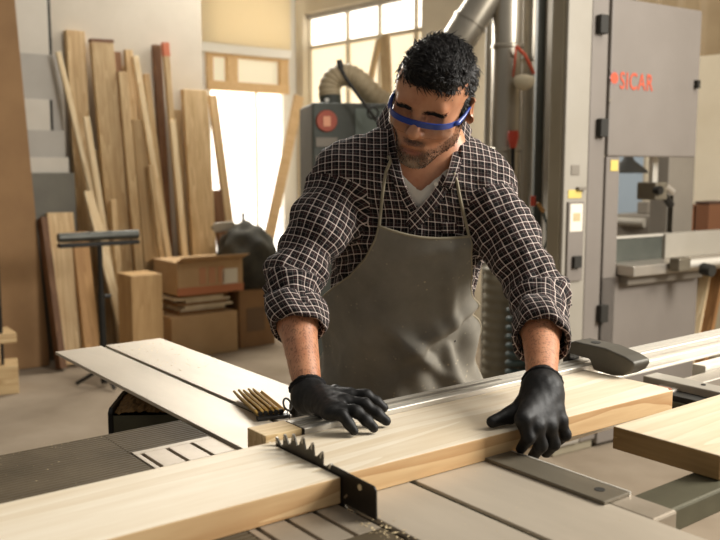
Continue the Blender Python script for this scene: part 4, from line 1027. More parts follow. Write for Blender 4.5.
# open the lower end where the neck runs into the body
fc = hv[hf].mean(1); keep = fc[:, 2] > -.128
hfk = hf[keep]
LV = hv.copy()
def sst(x, a, b): t = np.clip((x-a)/(b-a), 0, 1); return t*t*(3-2*t)
x_, y_, z_ = LV[:, 0], LV[:, 1], LV[:, 2]; ax_ = np.abs(x_)
jawline = -.036-.30*np.maximum(0, -.03-y_)
beard = sst(-(z_-jawline), -.006, .020)*sst(-y_, -.015, .01)*(1-sst(-z_, .118, .130))
beard = np.maximum(beard, sst(ax_, .05, .06)*sst(-(z_-.0), .0, .02)*sst(-y_, -.012, .004)*sst(y_, -.035, -.02)*sst(z_, -.06, -.04)*.8)
beard *= 1-.9*np.exp(-((x_/.018)**2+((z_+.068)/.009)**2)**2)*(y_ < -.07)
beard *= 1-sst(ax_, .018, .03)*0
cheek = np.exp(-(((ax_-.040)/.016)**2+((z_+.032)/.018)**2)); beard *= 1-.8*np.clip(cheek, 0, 1)
beard *= 1-.12*sst(ax_, .026, .045)
beard = np.maximum(beard, 1.0*np.exp(-((x_/.026)**4+((z_+.0515)/.0065)**4))*(y_ < -.07))
grey = np.clip(np.exp(-((x_/.022)**2+((z_+.102)/.018)**2))*1.1+.15*vnoise(LV, 90, 3), 0, 1)
brow = np.exp(-(((ax_-.032)/.021)**4+((z_-.0215+.30*np.maximum(ax_-.035, 0))/.0046)**4))*(y_ < -.05)
lip = np.exp(-((x_/.019)**4+((z_+.0735)/.0055)**2))*(y_ < -.08)
headW = HC + (LV*HS) @ HR.T

# ---------------------------------------------------------------- body below the head (one surface, hands end inside the gloves)
neckTop = hw_((0, .05, -.10))
def torso(s, g=0.0):
    s.cone(pelvis+[0, 0, -.02], belly, .140+g, .140+g, .05, 'u', (DEP, .78))
    s.cone(belly, chest, .140+g, .154+g, .05, 'u', (DEP, .74))
    s.cone(chest, chest*.45+necklow*.55, .154+g, .12+g, .05, 'u', (DEP, .70))
    s.cone(shR*.82+necklow*.18, shL*.82+necklow*.18, .055+g, .055+g, .07)
    s.cone(necklow*.6+shR*.4+[0, .01, .02], necklow*.6+shL*.4+[0, .01, .02], .05+g, .05+g, .06)
    return s
def arm(s, sh, el, wr, g=0.0, end=1.0, e2=None):
    s.cone(sh, el, .05+g, .039+g, .05)
    w_ = el+(wr-el)*end; s.cone(el, el+(wr-el)*min(end, .35), .039+g, .0385+g, .02)
    if end > .35: s.cone(el+(wr-el)*.35, w_, .0385+g, .0255+g, .02)
    return s
body = torso(SDF()); arm(body, shR, elR, wrR); arm(body, shL, elL, wrL)
body.cone(necklow+[0, .02, -.02], neckTop, .060, .056, .05)
for h_, k_, a_ in ((hipR, kneeR, ankR), (hipL, kneeL, ankL)):
    body.cone(h_, k_, .085, .055, .05); body.cone(k_, a_, .053, .036, .03); body.cone(a_, a_+[0, -.13, -.055], .034, .03, .03)
bv, bf_ = body.mesh((-.32, 1.3, .0), (.55, 2.35, 1.47), .009)
bv = laplace(bv, bf_, 2, .4)
nb = len(bv); allv = np.concatenate([bv, headW]); allf = np.concatenate([bf_, hfk+nb])
o = mesh_obj('body', allv, allf, M['skin']); mchild(o)
def attr(o, name, vals):
    a = o.data.attributes.new(name, 'FLOAT', 'POINT'); a.data.foreach_set('value', np.asarray(vals, np.float32))
z0 = np.zeros(nb); attr(o, 'beard', np.concatenate([z0, beard])); attr(o, 'grey', np.concatenate([z0, grey])); attr(o, 'brow', np.concatenate([z0, brow])); attr(o, 'lip', np.concatenate([z0, lip]))
attr(o, 'armhair', np.concatenate([(bv[:, 2] < 1.12).astype(float), 0*beard]))

# ---------------------------------------------------------------- hair: cap plus short swept locks
hr = SDF()
hr.ell((0, .016, .046), (.081, .102, .091), .01); hr.ell((.005, -.045, .090), (.055, .050, .040), .035); hr.ell((.0, .05, -.02), (.074, .065, .05), .03)
hr.ell((0, -.118, .012), (.072, .062, .064), .012, 's')                        # face
hr.ell((.09, -.045, -.015), (.05, .05, .06), .012, 's'); hr.ell((-.09, -.045, -.015), (.05, .05, .06), .012, 's')
hr.ell((.095, .02, -.035), (.03, .045, .055), .01, 's'); hr.ell((-.095, .02, -.035), (.03, .045, .055), .01, 's')
hr.ell((0, .03, -.11), (.2, .2, .065), .01, 's')
for sx in (-1, 1): hr.ell((sx*.0715, -.018, .004), (.008, .014, .032), .012)    # sideburns
cv, cf = hr.mesh((-.11, -.13, -.12), (.11, .14, .17), .003, post=lambda P: .0022*vnoise(P*np.array([1, .5, 1]), 95, 5)+.0015*vnoise(P, 210, 8))
rngh = np.random.RandomState(5)
tri = cv[cf]; fcn = tri.mean(1); fn_ = np.cross(tri[:, 1]-tri[:, 0], tri[:, 2]-tri[:, 0]); ar = np.linalg.norm(fn_, axis=1); fn_ = fn_/(ar[:, None]+1e-12)
pick = rngh.choice(len(cf), 6000, p=ar/ar.sum())
hvts = [cv]; hfc = [cf]; nn = len(cv)
for i in pick:
    p = fcn[i]; n_ = fn_[i]
    if p[2] < -.03 and p[1] < .02: continue
    flow = np.array([.35, -.55, -.25]) if p[1] < .03 else np.array([.15, .4, -.8])
    if p[2] > .09: flow = np.array([.6, -.7, .1])
    if abs(p[0]) > .062 and p[2] < .09: flow = np.array([0, .25, -1.])
    flow = flow+rngh.normal(size=3)*.2; flow = nrm(flow-n_*(flow @ n_))
    L = rngh.uniform(.014, .028)*(1.25 if p[2] > .07 else .55); wdt = rngh.uniform(.0005, .0013); side = np.cross(flow, n_)
    q0 = p-n_*.002; q1 = p+flow*L*.5+n_*(.0022+.002*rngh.rand()); q2 = p+flow*L+n_*(.0022*rngh.rand()-.0008)
    hvts.append(np.array([q0-side*wdt, q0+side*wdt, q1-side*wdt, q1+side*wdt, q1+n_*wdt*.9, q2])); hfc.append(None)
V_ = np.concatenate(hvts); F_ = [tuple(int(a) for a in f) for f in cf]; b0 = nn
for _ in range(len(hvts)-1):
    F_ += [(b0, b0+2, b0+4), (b0, b0+4, b0+1), (b0+1, b0+4, b0+3), (b0+2, b0+5, b0+4), (b0+4, b0+5, b0+3), (b0+2, b0+3, b0+5)]; b0 += 6
me = bpy.data.meshes.new('hair'); me.from_pydata([tuple(v) for v in (HC+(V_*HS) @ HR.T)], [], F_); me.update(); me.materials.append(M['hair'])
for p in me.polygons: p.use_smooth = True
o = bpy.data.objects.new('hair', me); COL.objects.link(o); mchild(o)

# short beard, moustache and eyebrows as fine bristles
def bristles(name, mask, n, L0, L1, wd, mats, seed, flowf):
    rg = np.random.RandomState(seed); t = LV[hfk]; c = t.mean(1); nn_ = np.cross(t[:, 1]-t[:, 0], t[:, 2]-t[:, 0]); a = np.linalg.norm(nn_, axis=1); nn_ = nn_/(a[:, None]+1e-12)
    wgt = a*np.clip(mask[hfk].mean(1), 0, 1)**2; pk = rg.choice(len(hfk), n, p=wgt/wgt.sum()); vs = []; fs = []; mi = []
    gm = grey[hfk].mean(1)
    for i in pk:
        p = c[i]+rg.normal(size=3)*.0012; n_ = nn_[i]; fl = flowf(p)+rg.normal(size=3)*.3; fl = nrm(fl-n_*(fl @ n_)); L = rg.uniform(L0, L1); sd_ = np.cross(fl, n_)*wd; b = len(vs)
        vs += [p-sd_-n_*.001, p+sd_-n_*.001, p+n_*wd*1.6, p+fl*L+n_*L*.35]; fs += [(b, b+3, b+2), (b+2, b+3, b+1), (b, b+1, b+3)]; mi += [int(rg.rand() < gm[i]*.9)]*3
    me = bpy.data.meshes.new(name); me.from_pydata([tuple(v) for v in (HC+(np.array(vs)*HS) @ HR.T)], [], fs); me.update()
    for m in mats: me.materials.append(m)
    me.polygons.foreach_set('material_index', mi)
    o = bpy.data.objects.new(name, me); COL.objects.link(o); mchild(o); return o
bristles('beard', beard*(1-.3*sst(ax_, .024, .045)), 5200, .0016, .0036, .00032, [newmat('beard_hair', lin(30, 22, 18), .6), newmat('grey_beard_hair', lin(176, 164, 146), .6)], 3, lambda p: np.array([p[0]*4, -.1, -1.]))
bristles('eyebrows', brow, 520, .004, .0075, .00038, [newmat('brow_hair', lin(20, 15, 12), .6), newmat('brow_hair_grey', lin(24, 18, 15), .6)], 4, lambda p: np.array([np.sign(p[0]), 0, .25]))
# ---------------------------------------------------------------- safety glasses (head axes, then placed)
HM = Matrix([list(HR[i]*HS)+[HC[i]] for i in range(3)]+[[0, 0, 0, 1]])
gl = MB()
def brow_pt(t, dz=0.0, dy=0.0):   # t -1..1 along the brow bar
    return np.array([.073*math.sin(t*1.25)/math.sin(1.25), -.114+.048*(t*t)**1.15+dy, -.0005-.002*t*t+dz])
N = 28
def strip(z_top, z_bot, th, off=0.0, t0=-1., t1=1.):
    m = MB(); vs = []; fs = []
    for i in range(N+1):
        t = t0+(t1-t0)*i/N; a = brow_pt(t, z_top, -off); b = brow_pt(t, z_bot, -off+.004*(z_bot < -.02)); c = b+np.array([0, th, 0]); d = a+np.array([0, th, 0]); vs += [a, b, c, d]
    for i in range(N):
        for k in range(4): fs.append((4*i+k, 4*i+(k+1) % 4, 4*i+4+(k+1) % 4, 4*i+4+k))
    fs += [(0, 1, 2, 3), (4*N+3, 4*N+2, 4*N+1, 4*N)]; return m.add(vs, fs)
fr_ = strip(.0062, -.0058, .0045, .001).build('safety_glasses', M['blue'], smooth='auto'); 
ln = strip(-.005, -.030, .0012, 0.0).build('lens', M['lens'], smooth='auto'); ln.parent = fr_
for sx in (-1, 1):
    m_ = MB(); p = brow_pt(sx)
    m_.tube([p+[-sx*.002, -.002, 0], p+[sx*.004, .012, -.001], (sx*.082, -.03, .003), (sx*.083, .0, .008), (sx*.082, .02, .004), (sx*.080, .032, -.012)], [.0052, .0055, .004, .003, .0028, .0026], 8).build('temple', M['blue'], fr_, True)
fr_.parent = man; fr_.matrix_parent_inverse = MANI; fr_.matrix_basis = HM

# ---------------------------------------------------------------- shirt
foldR = nrm(np.cross(elR-shR, wrR-elR)); foldL = nrm(np.cross(elL-shL, wrL-elL))
CUT = {0: .36, 1: .44}
def shirt_sdf(g=.012):
    s = torso(SDF(), g)
    for q, (sh, el, wr) in enumerate(((shR, elR, wrR), (shL, elL, wrL))):
        s.cone(sh, sh*.5+el*.5, .057+g, .048+g, .05); s.cone(sh*.5+el*.5, el, .048+g, .042+g, .03); s.cone(el, el+(wr-el)*CUT[q], .041+g, .039+g, .03)
    return s
shirt = shirt_sdf()
def armcoord(P, sh, el, wr):
    d1 = el-sh; l1 = np.linalg.norm(d1); t1 = ((P-sh) @ d1)/l1**2; d2 = wr-el; l2 = np.linalg.norm(d2); t2 = ((P-el) @ d2)/l2**2
    c1 = sh+np.clip(t1, 0, 1)[..., None]*d1; c2 = el+np.clip(t2, 0, 1)[..., None]*d2
    r1 = np.linalg.norm(P-c1, axis=-1); r2 = np.linalg.norm(P-c2, axis=-1); low = r2 < r1
    L = np.where(low, l1+t2*l2, t1*l1)
    x0 = nrm(np.array([1, 0, 0])-nrm(d1)*nrm(d1)[0]); y0 = np.cross(nrm(d1), x0); q = np.where(low[..., None], P-c2, P-c1)
    return L, np.arctan2(q @ y0, q @ x0), np.minimum(r1, r2), l1
def wrinkle(P):
    d = .0026*vnoise(P, 42, 1)+.0022*vnoise(P, 80, 2)
    for sh, el, wr, sd in ((shR, elR, wrR, 1), (shL, elL, wrL, 2)):
        L, an, r, l1 = armcoord(P, sh, el, wr); near = np.exp(-(np.maximum(r-.055, 0)/.03)**2)
        m1 = np.exp(-((L-l1)/.10)**2); d += near*m1*.0078*np.sin(L*95+2.2*np.sin(an+sd)+sd)*(.6+.4*np.sin(an*2+sd))
        m2 = np.exp(-((L-.02)/.07)**2); d += near*m2*.0055*np.sin(L*70+3*np.sin(an)+1.3*sd)
        d += near*.0034*np.sin(L*48+1.8*np.cos(an*1.0+sd*2))
    return d
sv, sf = shirt.mesh((-.34, 1.35, .78), (.58, 2.30, 1.50), .0055, post=wrinkle)
sv = laplace(sv, sf, 1, .35)
fc = sv[sf].mean(1)
# openings: neck, front V, sleeve ends, hem
fwd = np.array([0, -1., 0])
def cutends(fc):
    k = np.ones(len(fc), bool)
    for q, (sh, el, wr) in enumerate(((shR, elR, wrR), (shL, elL, wrL))):
        a = nrm(wr-el); e = el+(wr-el)*CUT[q]; k &= ~((((fc-e) @ a) > .012) & (np.linalg.norm(fc-e, axis=1) < .12))
    return k
Vb = at(420, 212, 1.78)                                     # bottom of the V opening
def vwidth(z): return np.clip((z-Vb[2])*.78, 0, .075)
def vcenter(z): return Vb[0]+(z-Vb[2])*.06
inV = (np.abs(fc[:, 0]-vcenter(fc[:, 2])) < vwidth(fc[:, 2])) & (fc[:, 1] < necklow[1]-.02) & (fc[:, 2] > Vb[2])
nd_ = np.linalg.norm((fc-(necklow+[0, 0, .05]))*np.array([1, 1, .8]), axis=1) < .066
keep = cutends(fc) & ~inV & ~nd_
def cloth_uv(o, verts, faces):
    me = o.data; uvl = me.uv_layers.new(name='cloth'); V = verts
    La, aa, ra, l1 = armcoord(V, shR, elR, wrR); Lb, ab, rb, l2 = armcoord(V, shL, elL, wrL)
    ax = nrm(necklow-pelvis); ang = np.arctan2(V[:, 0]-(pelvis[0]+(V[:, 2]-pelvis[2])*ax[0]/ax[2]), -(V[:, 1]-(pelvis[1]+(V[:, 2]-pelvis[2])*ax[1]/ax[2])))
    wtop = sst(V[:, 2], chest[2]-.02, chest[2]+.10); ut = np.stack([ang*.15*(1-wtop)+(V[:, 0]-chest[0])*1.15*wtop, (V-pelvis) @ ax+(V[:, 1]-necklow[1])*.6], 1); ua = np.stack([aa*.055, La], 1); ub = np.stack([ab*.055, Lb], 1)
    fcs = V[faces].mean(1); fa = armcoord(fcs, shR, elR, wrR); fb = armcoord(fcs, shL, elL, wrL)
    reg = np.zeros(len(faces), int); reg[(fa[2] < .085) & (fa[0] > .035+.25*(fcs[:, 2]-shR[2]))] = 1; reg[(fb[2] < .085) & (fb[0] > .035+.25*(fcs[:, 2]-shL[2]))] = 2
    # the back of the body never counts as sleeve
    out = np.zeros((len(faces), 4, 2)); per = {0: 2*math.pi*.15, 1: 2*math.pi*.055, 2: 2*math.pi*.055}
    for r, src in ((0, ut), (1, ua), (2, ub)):
        m = reg == r; uv = src[faces[m]]; d = uv[:, :, 0]-uv[:, :1, 0]; uv[:, :, 0] -= np.round(d/per[r])*per[r]; out[m] = uv
    uvl.data.foreach_set('uv', out.reshape(-1).astype(np.float32))
kf = sf[keep]
o = mesh_obj('shirt', sv, kf, M['plaid']); cloth_uv(o, sv, kf)
bm = bmesh.new(); bm.from_mesh(o.data); bmesh.ops.delete(bm, geom=[v for v in bm.verts if not v.link_faces], context='VERTS'); bm.to_mesh(o.data); bm.free()
md = o.modifiers.new('thick', 'SOLIDIFY'); md.thickness = .0018; md.offset = -1
mchild(o); SHIRT = o
# rolled cuffs
def cuff(el, wr, ctr, r0, sd):
    a = nrm(wr-el); e = el+(wr-el)*ctr; x0 = nrm(np.array([1, 0, 0])-a*a[0]); y0 = np.cross(a, x0)
    vs = []; fs = []; n = 64; prof = [(-.050, .0), (-.047, .006), (-.025, .0095), (.0, .009), (.014, .008), (.0215, .004), (.020, -.003), (.0, -.006), (-.03, -.006)]; uv = []
    for i in range(n):
        t = 2*math.pi*i/n; w_ = .0028*math.sin(3*t+sd)+.0018*math.sin(7*t+2*sd)
        for j, (l, dr) in enumerate(prof):
            r = r0+dr+w_*(1+.5*math.sin(j))+.003*math.sin(2*t+j*.8+sd); sl = l+.010*math.sin(t+sd)
            vs.append(e+a*sl+(x0*math.cos(t)+y0*math.sin(t))*r)
    m = len(prof)
    for i in range(n):
        for j in range(m): fs.append((i*m+j, ((i+1) % n)*m+j, ((i+1) % n)*m+(j+1) % m, i*m+(j+1) % m))
    o = mesh_obj('rolled_cuff', np.array(vs), np.array(fs), M['plaid']); me = o.data; ul = me.uv_layers.new(name='cloth'); acc = np.cumsum([0]+[math.dist(prof[j], prof[(j+1) % m]) for j in range(m)])
    k = 0
    for i in range(n):
        for j in range(m):
            for (ii, jj) in ((i, j), (i+1, j), (i+1, j+1), (i, j+1)):
                uu, vv = ii/n*2*math.pi*.062, acc[jj]; ul.data[k].uv = (uu*.9+vv*.3, vv*.95-uu*.2); k += 1
    mchild(o); o.parent = SHIRT; o.matrix_parent_inverse = Matrix.Identity(4)
    o.matrix_parent_inverse = Matrix.Identity(4)
    return o
cuff(elR, wrR, CUT[0], .0495, 1.0); cuff(elL, wrL, CUT[1], .0490, 2.4)
# the white T-shirt under the open collar
tee = torso(SDF(), .0045); tee.cone(necklow+[0, .02, -.02], neckTop, .064, .060, .05); tv, tf = tee.mesh((.02, 1.6, 1.05), (.28, 1.95, 1.45), .0032)
fc = tv[tf].mean(1); Vt = at(417, 190, 1.78)
k = (np.abs(fc[:, 0]-vcenter(fc[:, 2])) < .072) & (fc[:, 1] < necklow[1]+.01) & ~((np.abs(fc[:, 0]-(vcenter(fc[:, 2])-.004)) < np.clip((fc[:, 2]-Vt[2])*1.15, 0, .08)) & (fc[:, 2] > Vt[2])) & (fc[:, 2] < necklow[2]+.025)
o = mesh_obj('tee_shirt', tv, tf[k], M['tee'], smooth_it=14); bm = bmesh.new(); bm.from_mesh(o.data); bmesh.ops.delete(bm, geom=[v for v in bm.verts if not v.link_faces], context='VERTS'); bm.to_mesh(o.data); bm.free(); mchild(o)
# surface finder used for everything that lies on the shirt
def drop(P0, d, sdf, off, n=60):
    """march from P0 along d until the surface is off away."""
    P = np.array(P0, float); d = nrm(d)
    for _ in range(n):
        v = float(sdf.ev(P[None])[0])-off
        if v < .0004: break
        P = P+d*v*.8
    return P
torso_s = torso(SDF(), .012)
def on_shirt(x, y, off=.004): return drop(at(x, y, 1.2), ray(x, y), torso_s, off, 90)
# collar: two folded leaves and the open front edges (plackets)
def ribbon(name, pts_a, pts_b, mat, parent, th=.003, uvs=.0):
    """thick cloth strip between two rails."""
    A_, B_ = np.array(pts_a), np.array(pts_b); n = len(A_); vs = []; K = 5
    for i in range(n):
        for k in range(K): vs.append(A_[i]+(B_[i]-A_[i])*k/(K-1))
    fs = [(i*K+k, i*K+k+1, (i+1)*K+k+1, (i+1)*K+k) for i in range(n-1) for k in range(K-1)]
    o = mesh_obj(name, np.array(vs), np.array(fs), mat); ul = o.data.uv_layers.new(name='cloth'); la = np.cumsum([0]+[np.linalg.norm(A_[i+1]-A_[i]) for i in range(n-1)]); c = 0
    for i in range(n-1):
        for k in range(K-1):
            for (ii, kk) in ((i, k), (i, k+1), (i+1, k+1), (i+1, k)): ul.data[c].uv = (la[ii]+uvs, kk/(K-1)*np.linalg.norm(B_[ii]-A_[ii])); c += 1
    md = o.modifiers.new('thick', 'SOLIDIFY'); md.thickness = th; md.offset = 0
    sb = o.modifiers.new('sub', 'SUBSURF'); sb.levels = 1; sb.render_levels = 2
    mchild(o); o.parent = parent; o.matrix_parent_inverse = Matrix.Identity(4); return o
def smoothline(pts, n):
    pts = [np.array(p, float) for p in pts]; out = []
    for i in range(n+1):
        t = i/n*(len(pts)-1); k = min(int(t), len(pts)-2); t -= k; p0 = pts[max(k-1, 0)]; p1 = pts[k]; p2 = pts[k+1]; p3 = pts[min(k+2, len(pts)-1)]
        out.append(.5*((2*p1)+(-p0+p2)*t+(2*p0-5*p1+4*p2-p3)*t*t+(-p0+3*p1-3*p2+p3)*t**3))
    return out
nk = necklow+[0, .012, .0]
def ring(a, r, dz): return nk+np.array([math.sin(a)*r, -math.cos(a)*r*.98, dz])
# stand + leaf behind the neck down to the points on the chest
for sd, tip_px, out_px, fr_px in ((-1, (400, 196), (386, 168), (419, 208)), (1, (449, 186), (462, 172), (424, 211))):
    outer = [drop(ring(sd*a_, .104, .35), (0, 0, -1), torso_s, .007) for a_ in (math.pi, 2.5, 1.9, 1.35)]
    inner = [ring(sd*a_, .079, 0)*[1, 1, 0]+[0, 0, q_[2]+h_] for a_, q_, h_ in zip((math.pi, 2.5, 1.9, 1.35), outer, (.050, .048, .042, .034))]
    i_px = [(403, 176), (409, 190)] if sd < 0 else [(448, 170), (441, 186)]
    for p in i_px: inner.append(on_shirt(*p, .010))
    o_px = [(389, 172), tip_px] if sd < 0 else [(459, 170), (452, 190)]
    for p in o_px: outer.append(on_shirt(*p, .009))
    ribbon('collar', smoothline(inner, 22), smoothline(outer, 22), M['plaid'], SHIRT, .004, .1*sd)
# plackets along the V and down the front
pl = [(446, 176), (440, 190), (430, 204), (418, 217), (408, 227)]
ribbon('placket', [on_shirt(x-4, y-4, .009) for x, y in pl], [on_shirt(x+5, y+7, .008) for x, y in pl], M['plaid'], SHIRT, .003, .3)
pl = [(401, 182), (406, 194), (412, 205), (418, 214)]
ribbon('placket', [on_shirt(x+3, y-1, .006) for x, y in pl], [on_shirt(x-6, y+4, .006) for x, y in pl], M['plaid'], SHIRT, .003, .5)
def disc(name, c, nrm_, r, th, mat, parent):
    o = MB().tube([np.array(c), np.array(c)+nrm(nrm_)*th], r, 12).build(name, mat, smooth='auto'); mchild(o); o.parent = parent; o.matrix_parent_inverse = Matrix.Identity(4); return o
for x, y in ((436, 184), (404, 186)): disc('button', on_shirt(x, y, .011), -ray(x, y), .0048, .002, M['tee'], SHIRT)
# chest pocket on the apron side
ribbon('pocket', [on_shirt(x, 222, .005) for x in (440, 446, 452, 457)], [on_shirt(x, 234, .005) for x in (441, 447, 452, 457)], M['plaid'], SHIRT, .003, .02)

# ---------------------------------------------------------------- apron: bib and skirt wrapped round the body
def axis_at(z):
    t = np.clip((z-pelvis[2])/(chest[2]-pelvis[2]), -.8, 1.4); p = pelvis+(chest-pelvis)*max(t, 0)
    return np.array([p[0], p[1], z])
hipsd = torso(SDF(), .014); hipsd.cone(hipR, kneeR, .105, .085, .08); hipsd.cone(hipL, kneeL, .105, .085, .08)
def tz(x, y):
    P = on_shirt(x, y, .006); c = axis_at(P[2]); return math.atan2(P[0]-c[0], -(P[1]-c[1])), P[2]
Lpx = [(381, 226), (377, 240), (368, 258), (353, 276), (338, 287)]; Rpx = [(466, 236), (467, 248), (468, 262), (468, 276), (467, 288)]
Lt = sorted([tz(*p)[::-1] for p in Lpx]); Rt = sorted([tz(*p)[::-1] for p in Rpx])
ztopL, ztopR = Lt[-1][0], Rt[-1][0]; zside = min(Lt[0][0], Rt[0][0])
rows = 84; colsn = 64; zlow = .64; G = np.zeros((rows+1, colsn+1, 3))
zL = np.array([a for a, _ in Lt]); tL = np.array([b for _, b in Lt]); zR = np.array([a for a, _ in Rt]); tR = np.array([b for _, b in Rt])
for i in range(rows+1):
    f = i/rows
    for j in range(colsn+1):
        g = j/colsn; ztop_ = ztopL+(ztopR-ztopL)*g-.012*math.sin(math.pi*g)
        z = ztop_+(zlow-ztop_)*f
        a0 = np.interp(z, zL, tL) if z > zL[0] else max(-1.9, tL[0]-(zL[0]-z)*9)
        a1 = np.interp(z, zR, tR) if z > zR[0] else min(1.75, tR[0]+(zR[0]-z)*4)
        th = a0+(a1-a0)*g; G[i, j] = (z, th, 0)
# vectorised march towards the axis
Z = G[..., 0].ravel(); TH = G[..., 1].ravel(); AXP = np.array([axis_at(z) for z in Z]); DIR = np.stack([np.sin(TH), -np.cos(TH), 0*TH], 1)
Rr = np.full(len(Z), .42)
for _ in range(50): Rr -= np.clip(hipsd.ev(AXP+DIR*Rr[:, None])-.008, -.05, .1)*.7
Rr = np.clip(Rr, .12, .30)
# cloth does not follow hollows: smooth the radius and add folds
Rg = Rr.reshape(rows+1, colsn+1)
for _ in range(30):
    Rp = np.pad(Rg, 1, 'edge'); av = (Rp[:-2, 1:-1]+Rp[2:, 1:-1]+Rp[1:-1, :-2]+Rp[1:-1, 2:])/4; Rg = np.maximum(Rg, av*.6+Rg*.4)
Zg = Z.reshape(Rg.shape); Tg = TH.reshape(Rg.shape); low = np.clip((zside+.02-Zg)/.15, 0, 1)
fold = .010*np.sin(Tg*3.1+Zg*9)*low+.007*np.sin(Tg*6.3-Zg*21+1)*low+.004*np.sin(Tg*11+Zg*34)*low
fold += .034*np.exp(-((Zg-1.0-.09*(Tg-.6))/.018)**2)*np.clip(Tg+.25, 0, 1)*low            # bunched crease across the lap
fold -= .022*np.exp(-((Zg-.965-.09*(Tg-.6))/.016)**2)*np.clip(Tg+.35, 0, 1)*low
fold += .024*np.exp(-((Zg-.93+.12*(Tg-.3))/.02)**2)*np.exp(-((Tg-.2)/.5)**2)
fold += .014*np.exp(-((Tg-.55-(1.12-Zg)*1.2)/.10)**2)*np.clip((1.2-Zg)/.06, 0, 1)
fold += .006*np.exp(-((Zg-1.165-.03*Tg)/.012)**2)*np.clip(Tg+.5, 0, 1)
Rg = Rg+np.maximum(fold, -.014)+.004
Pg = AXP+DIR*Rg.ravel()[:, None]
fs = [(i*(colsn+1)+j, i*(colsn+1)+j+1, (i+1)*(colsn+1)+j+1, (i+1)*(colsn+1)+j) for i in range(rows) for j in range(colsn)]
ap = mesh_obj('apron', Pg, np.array(fs), M['apron']); md = ap.modifiers.new('thick', 'SOLIDIFY'); md.thickness = .002; sb = ap.modifiers.new('sub', 'SUBSURF'); sb.levels = 1; sb.render_levels = 1; mchild(ap)
Pq = Pg.reshape(rows+1, colsn+1, 3)
def aput(name, pts, r, mat, n=8):
    o = MB().tube(pts, r, n).build(name, mat, smooth=True); mchild(o); o.parent = ap; o.matrix_parent_inverse = Matrix.Identity(4); return o
aput('binding', [Pq[0, j] for j in range(colsn+1)], .0032, M['trim']); aput('binding', [Pq[i, 0] for i in range(rows+1)], .0030, M['trim']); aput('binding', [Pq[i, colsn] for i in range(rows+1)], .0030, M['trim'])
sl_ = [Pq[0, 0]]+[on_shirt(x, y, .006) for x, y in ((381, 210), (383, 190), (386, 172), (390, 158))]+[ring(-1.5, .11, .03)]
aput('neck_strap', smoothline(sl_, 20), .0034, M['trim'])
sl_ = [Pq[0, colsn]]+[on_shirt(x, y, .006) for x, y in ((464, 215), (460, 198), (457, 182), (455, 171))]+[ring(1.5, .11, .03)]
aput('neck_strap', smoothline(sl_, 20), .0034, M['trim'])

# ---------------------------------------------------------------- trousers and shoes (behind the saw)
tr = SDF(); tr.cone(pelvis+[0, 0, .06], pelvis+[0, 0, -.06], .158, .155, .05, 'u', (DEP, .78))
for h_, k_, a_ in ((hipR, kneeR, ankR), (hipL, kneeL, ankL)): tr.cone(h_, k_, .098, .072, .06); tr.cone(k_, a_+[0, 0, .01], .072, .062, .04)
tv, tf = tr.mesh((-.25, 1.75, .03), (.5, 2.4, 1.15), .012); o = mesh_obj('trousers', laplace(tv, tf, 2), tf, M['denim']); mchild(o)
for a_ in (ankR, ankL):
    s_ = SDF(); s_.cone(a_+[0, .03, -.035], a_+[0, -.10, -.045], .045, .042, .03); s_.cone(a_, a_+[0, 0, .03], .05, .048, .03); s_.func(lambda P: -(P[..., 2]-.004), a_-.3, a_+.3, .004, 'i')
    tv, tf = s_.mesh(a_-[.09, .19, .10], a_+[.09, .12, .10], .008); o = mesh_obj('shoe', laplace(tv, tf, 1), tf, M['shoe']); mchild(o)

# ---------------------------------------------------------------- gloves
def glove(palm, fingers, wr, el, cuff_r, k=.012):
    s = SDF()
    for a, b, ra, rb in palm: s.cone(a, b, ra, rb, .02)
    for ch, rs in fingers:
        for i in range(len(ch)-1): s.cone(ch[i], ch[i+1], rs[i], rs[i+1], .006 if i else .010)
    pts = np.concatenate([np.array(c) for c, _ in fingers]+[np.array([p[0], p[1]]) for p in palm]); lo = pts.min(0)-.035; hi = pts.max(0)+.035
    v, f = s.mesh(lo, hi, .0022, post=lambda P: .0005*vnoise(P, 120, 3)); v = laplace(v, f, 1, .4)
    o = mesh_obj('glove', v, f, M['glove']); mchild(o)
    a = nrm(el-wr); x0 = nrm(np.array([1, 0, 0])-a*a[0]); y0 = np.cross(a, x0); n = 36; vs = []; fs = []; m = 22
    for j in range(m+1):
        l = -.012+.038*j/m; r = cuff_r*(1+.10*j/m)+.0010*math.sin(j*2.0)+(.002 if j >= m-2 else 0)
        if j == m: r -= .003
        for i in range(n):
            t = 2*math.pi*i/n; vs.append(wr+a*l+(x0*math.cos(t)+y0*math.sin(t))*(r+.0006*math.sin(i*3.1)))
    for j in range(m):
        for i in range(n): fs.append((j*n+i, j*n+(i+1) % n, (j+1)*n+(i+1) % n, (j+1)*n+i))
    c = mesh_obj('knit_cuff', np.array(vs), np.array(fs), M['cuff']); md = c.modifiers.new('thick', 'SOLIDIFY'); md.thickness = .002; c.parent = o
    return o
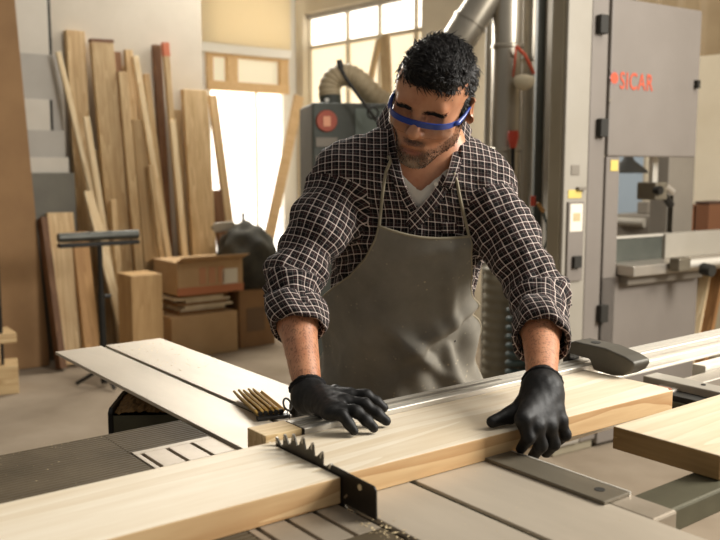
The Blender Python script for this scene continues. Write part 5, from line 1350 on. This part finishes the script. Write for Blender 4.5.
# hand resting on the fence: palm down, fingers towards the blade side
def hz(x, y, z): return atz(x, y, z)
kn_ = {'i': hz(349, 396, .950), 'm': hz(345, 402, .951), 'r': hz(339, 409, .948), 'p': hz(331, 414, .943)}
tip = {'i': hz(384, 408, .930), 'm': hz(386, 421, .9215), 'r': hz(374, 428, .9205), 'p': hz(354, 431, .9205)}
fing = []
for q, r0 in (('i', .0105), ('m', .0108), ('r', .0103), ('p', .0095)):
    a, b = kn_[q], tip[q]; m1 = a*.52+b*.48+[0, 0, .012]; m2 = a*.22+b*.78+[0, 0, .006]; fing.append(([wrR*.25+a*.75, a, m1, m2, b], [r0*1.05, r0*1.12, r0, r0*.92, r0*.8]))
th0 = wrR*.55+kn_['i']*.45; fing.append(([th0, hz(335, 392, .945), hz(350, 394, .936), hz(362, 397, .932)], [.014, .0125, .011, .0085]))
mid = (kn_['m']+kn_['r'])/2; pal = [(wrR, kn_['i']*.9+wrR*.1, .021, .0135), (wrR, kn_['m']*.92+wrR*.08, .022, .0135), (wrR, kn_['r']*.9+wrR*.1, .022, .013), (wrR, kn_['p']*.9+wrR*.1, .021, .0125), (elR*.12+wrR*.88, wrR, .025, .025)]
glove(pal, fing, wrR, elR, .0295)
# hand gripping the plank edge: thumb on top, fingers over the near edge
def hv_(x, y, v):
    r = ray(x, y); t = (v+O2 @ B2)/(r[:2] @ B2); return CAM+r*t
kn_ = {'i': hv_(523, 420, -.066), 'm': hv_(536, 427, -.072), 'r': hv_(549, 427, -.072), 'p': hv_(560, 421, -.066)}
tip = {'i': hv_(521, 449, -.052), 'm': hv_(533, 456, -.050), 'r': hv_(546, 453, -.050), 'p': hv_(558, 442, -.050)}
fing = []
for q, r0 in (('i', .0108), ('m', .0112), ('r', .0108), ('p', .0098)):
    a, b = kn_[q], tip[q]; m1 = a*.45+b*.55-np.array([B2[0], B2[1], 0])*.014; fing.append(([wrL*.3+a*.7, a, m1, b], [r0*1.1, r0*1.12, r0, r0*.82]))
t1 = hv_(527, 405, -.022); t2 = hv_(510, 415, -.012); t3 = hv_(492, 422, -.008); t2[2] = max(t2[2], .925); t3[2] = max(t3[2], .9205)
fing.append(([wrL*.5+t1*.5, t1, t2, t3], [.020, .0185, .0142, .0098]))
pal = [(wrL, kn_[q]*.92+wrL*.08, .026, .015) for q in 'imrp']+[(elL*.12+wrL*.88, wrL, .027, .027), (wrL, t1, .024, .016)]
glove(pal, fing, wrL, elL, .0315)
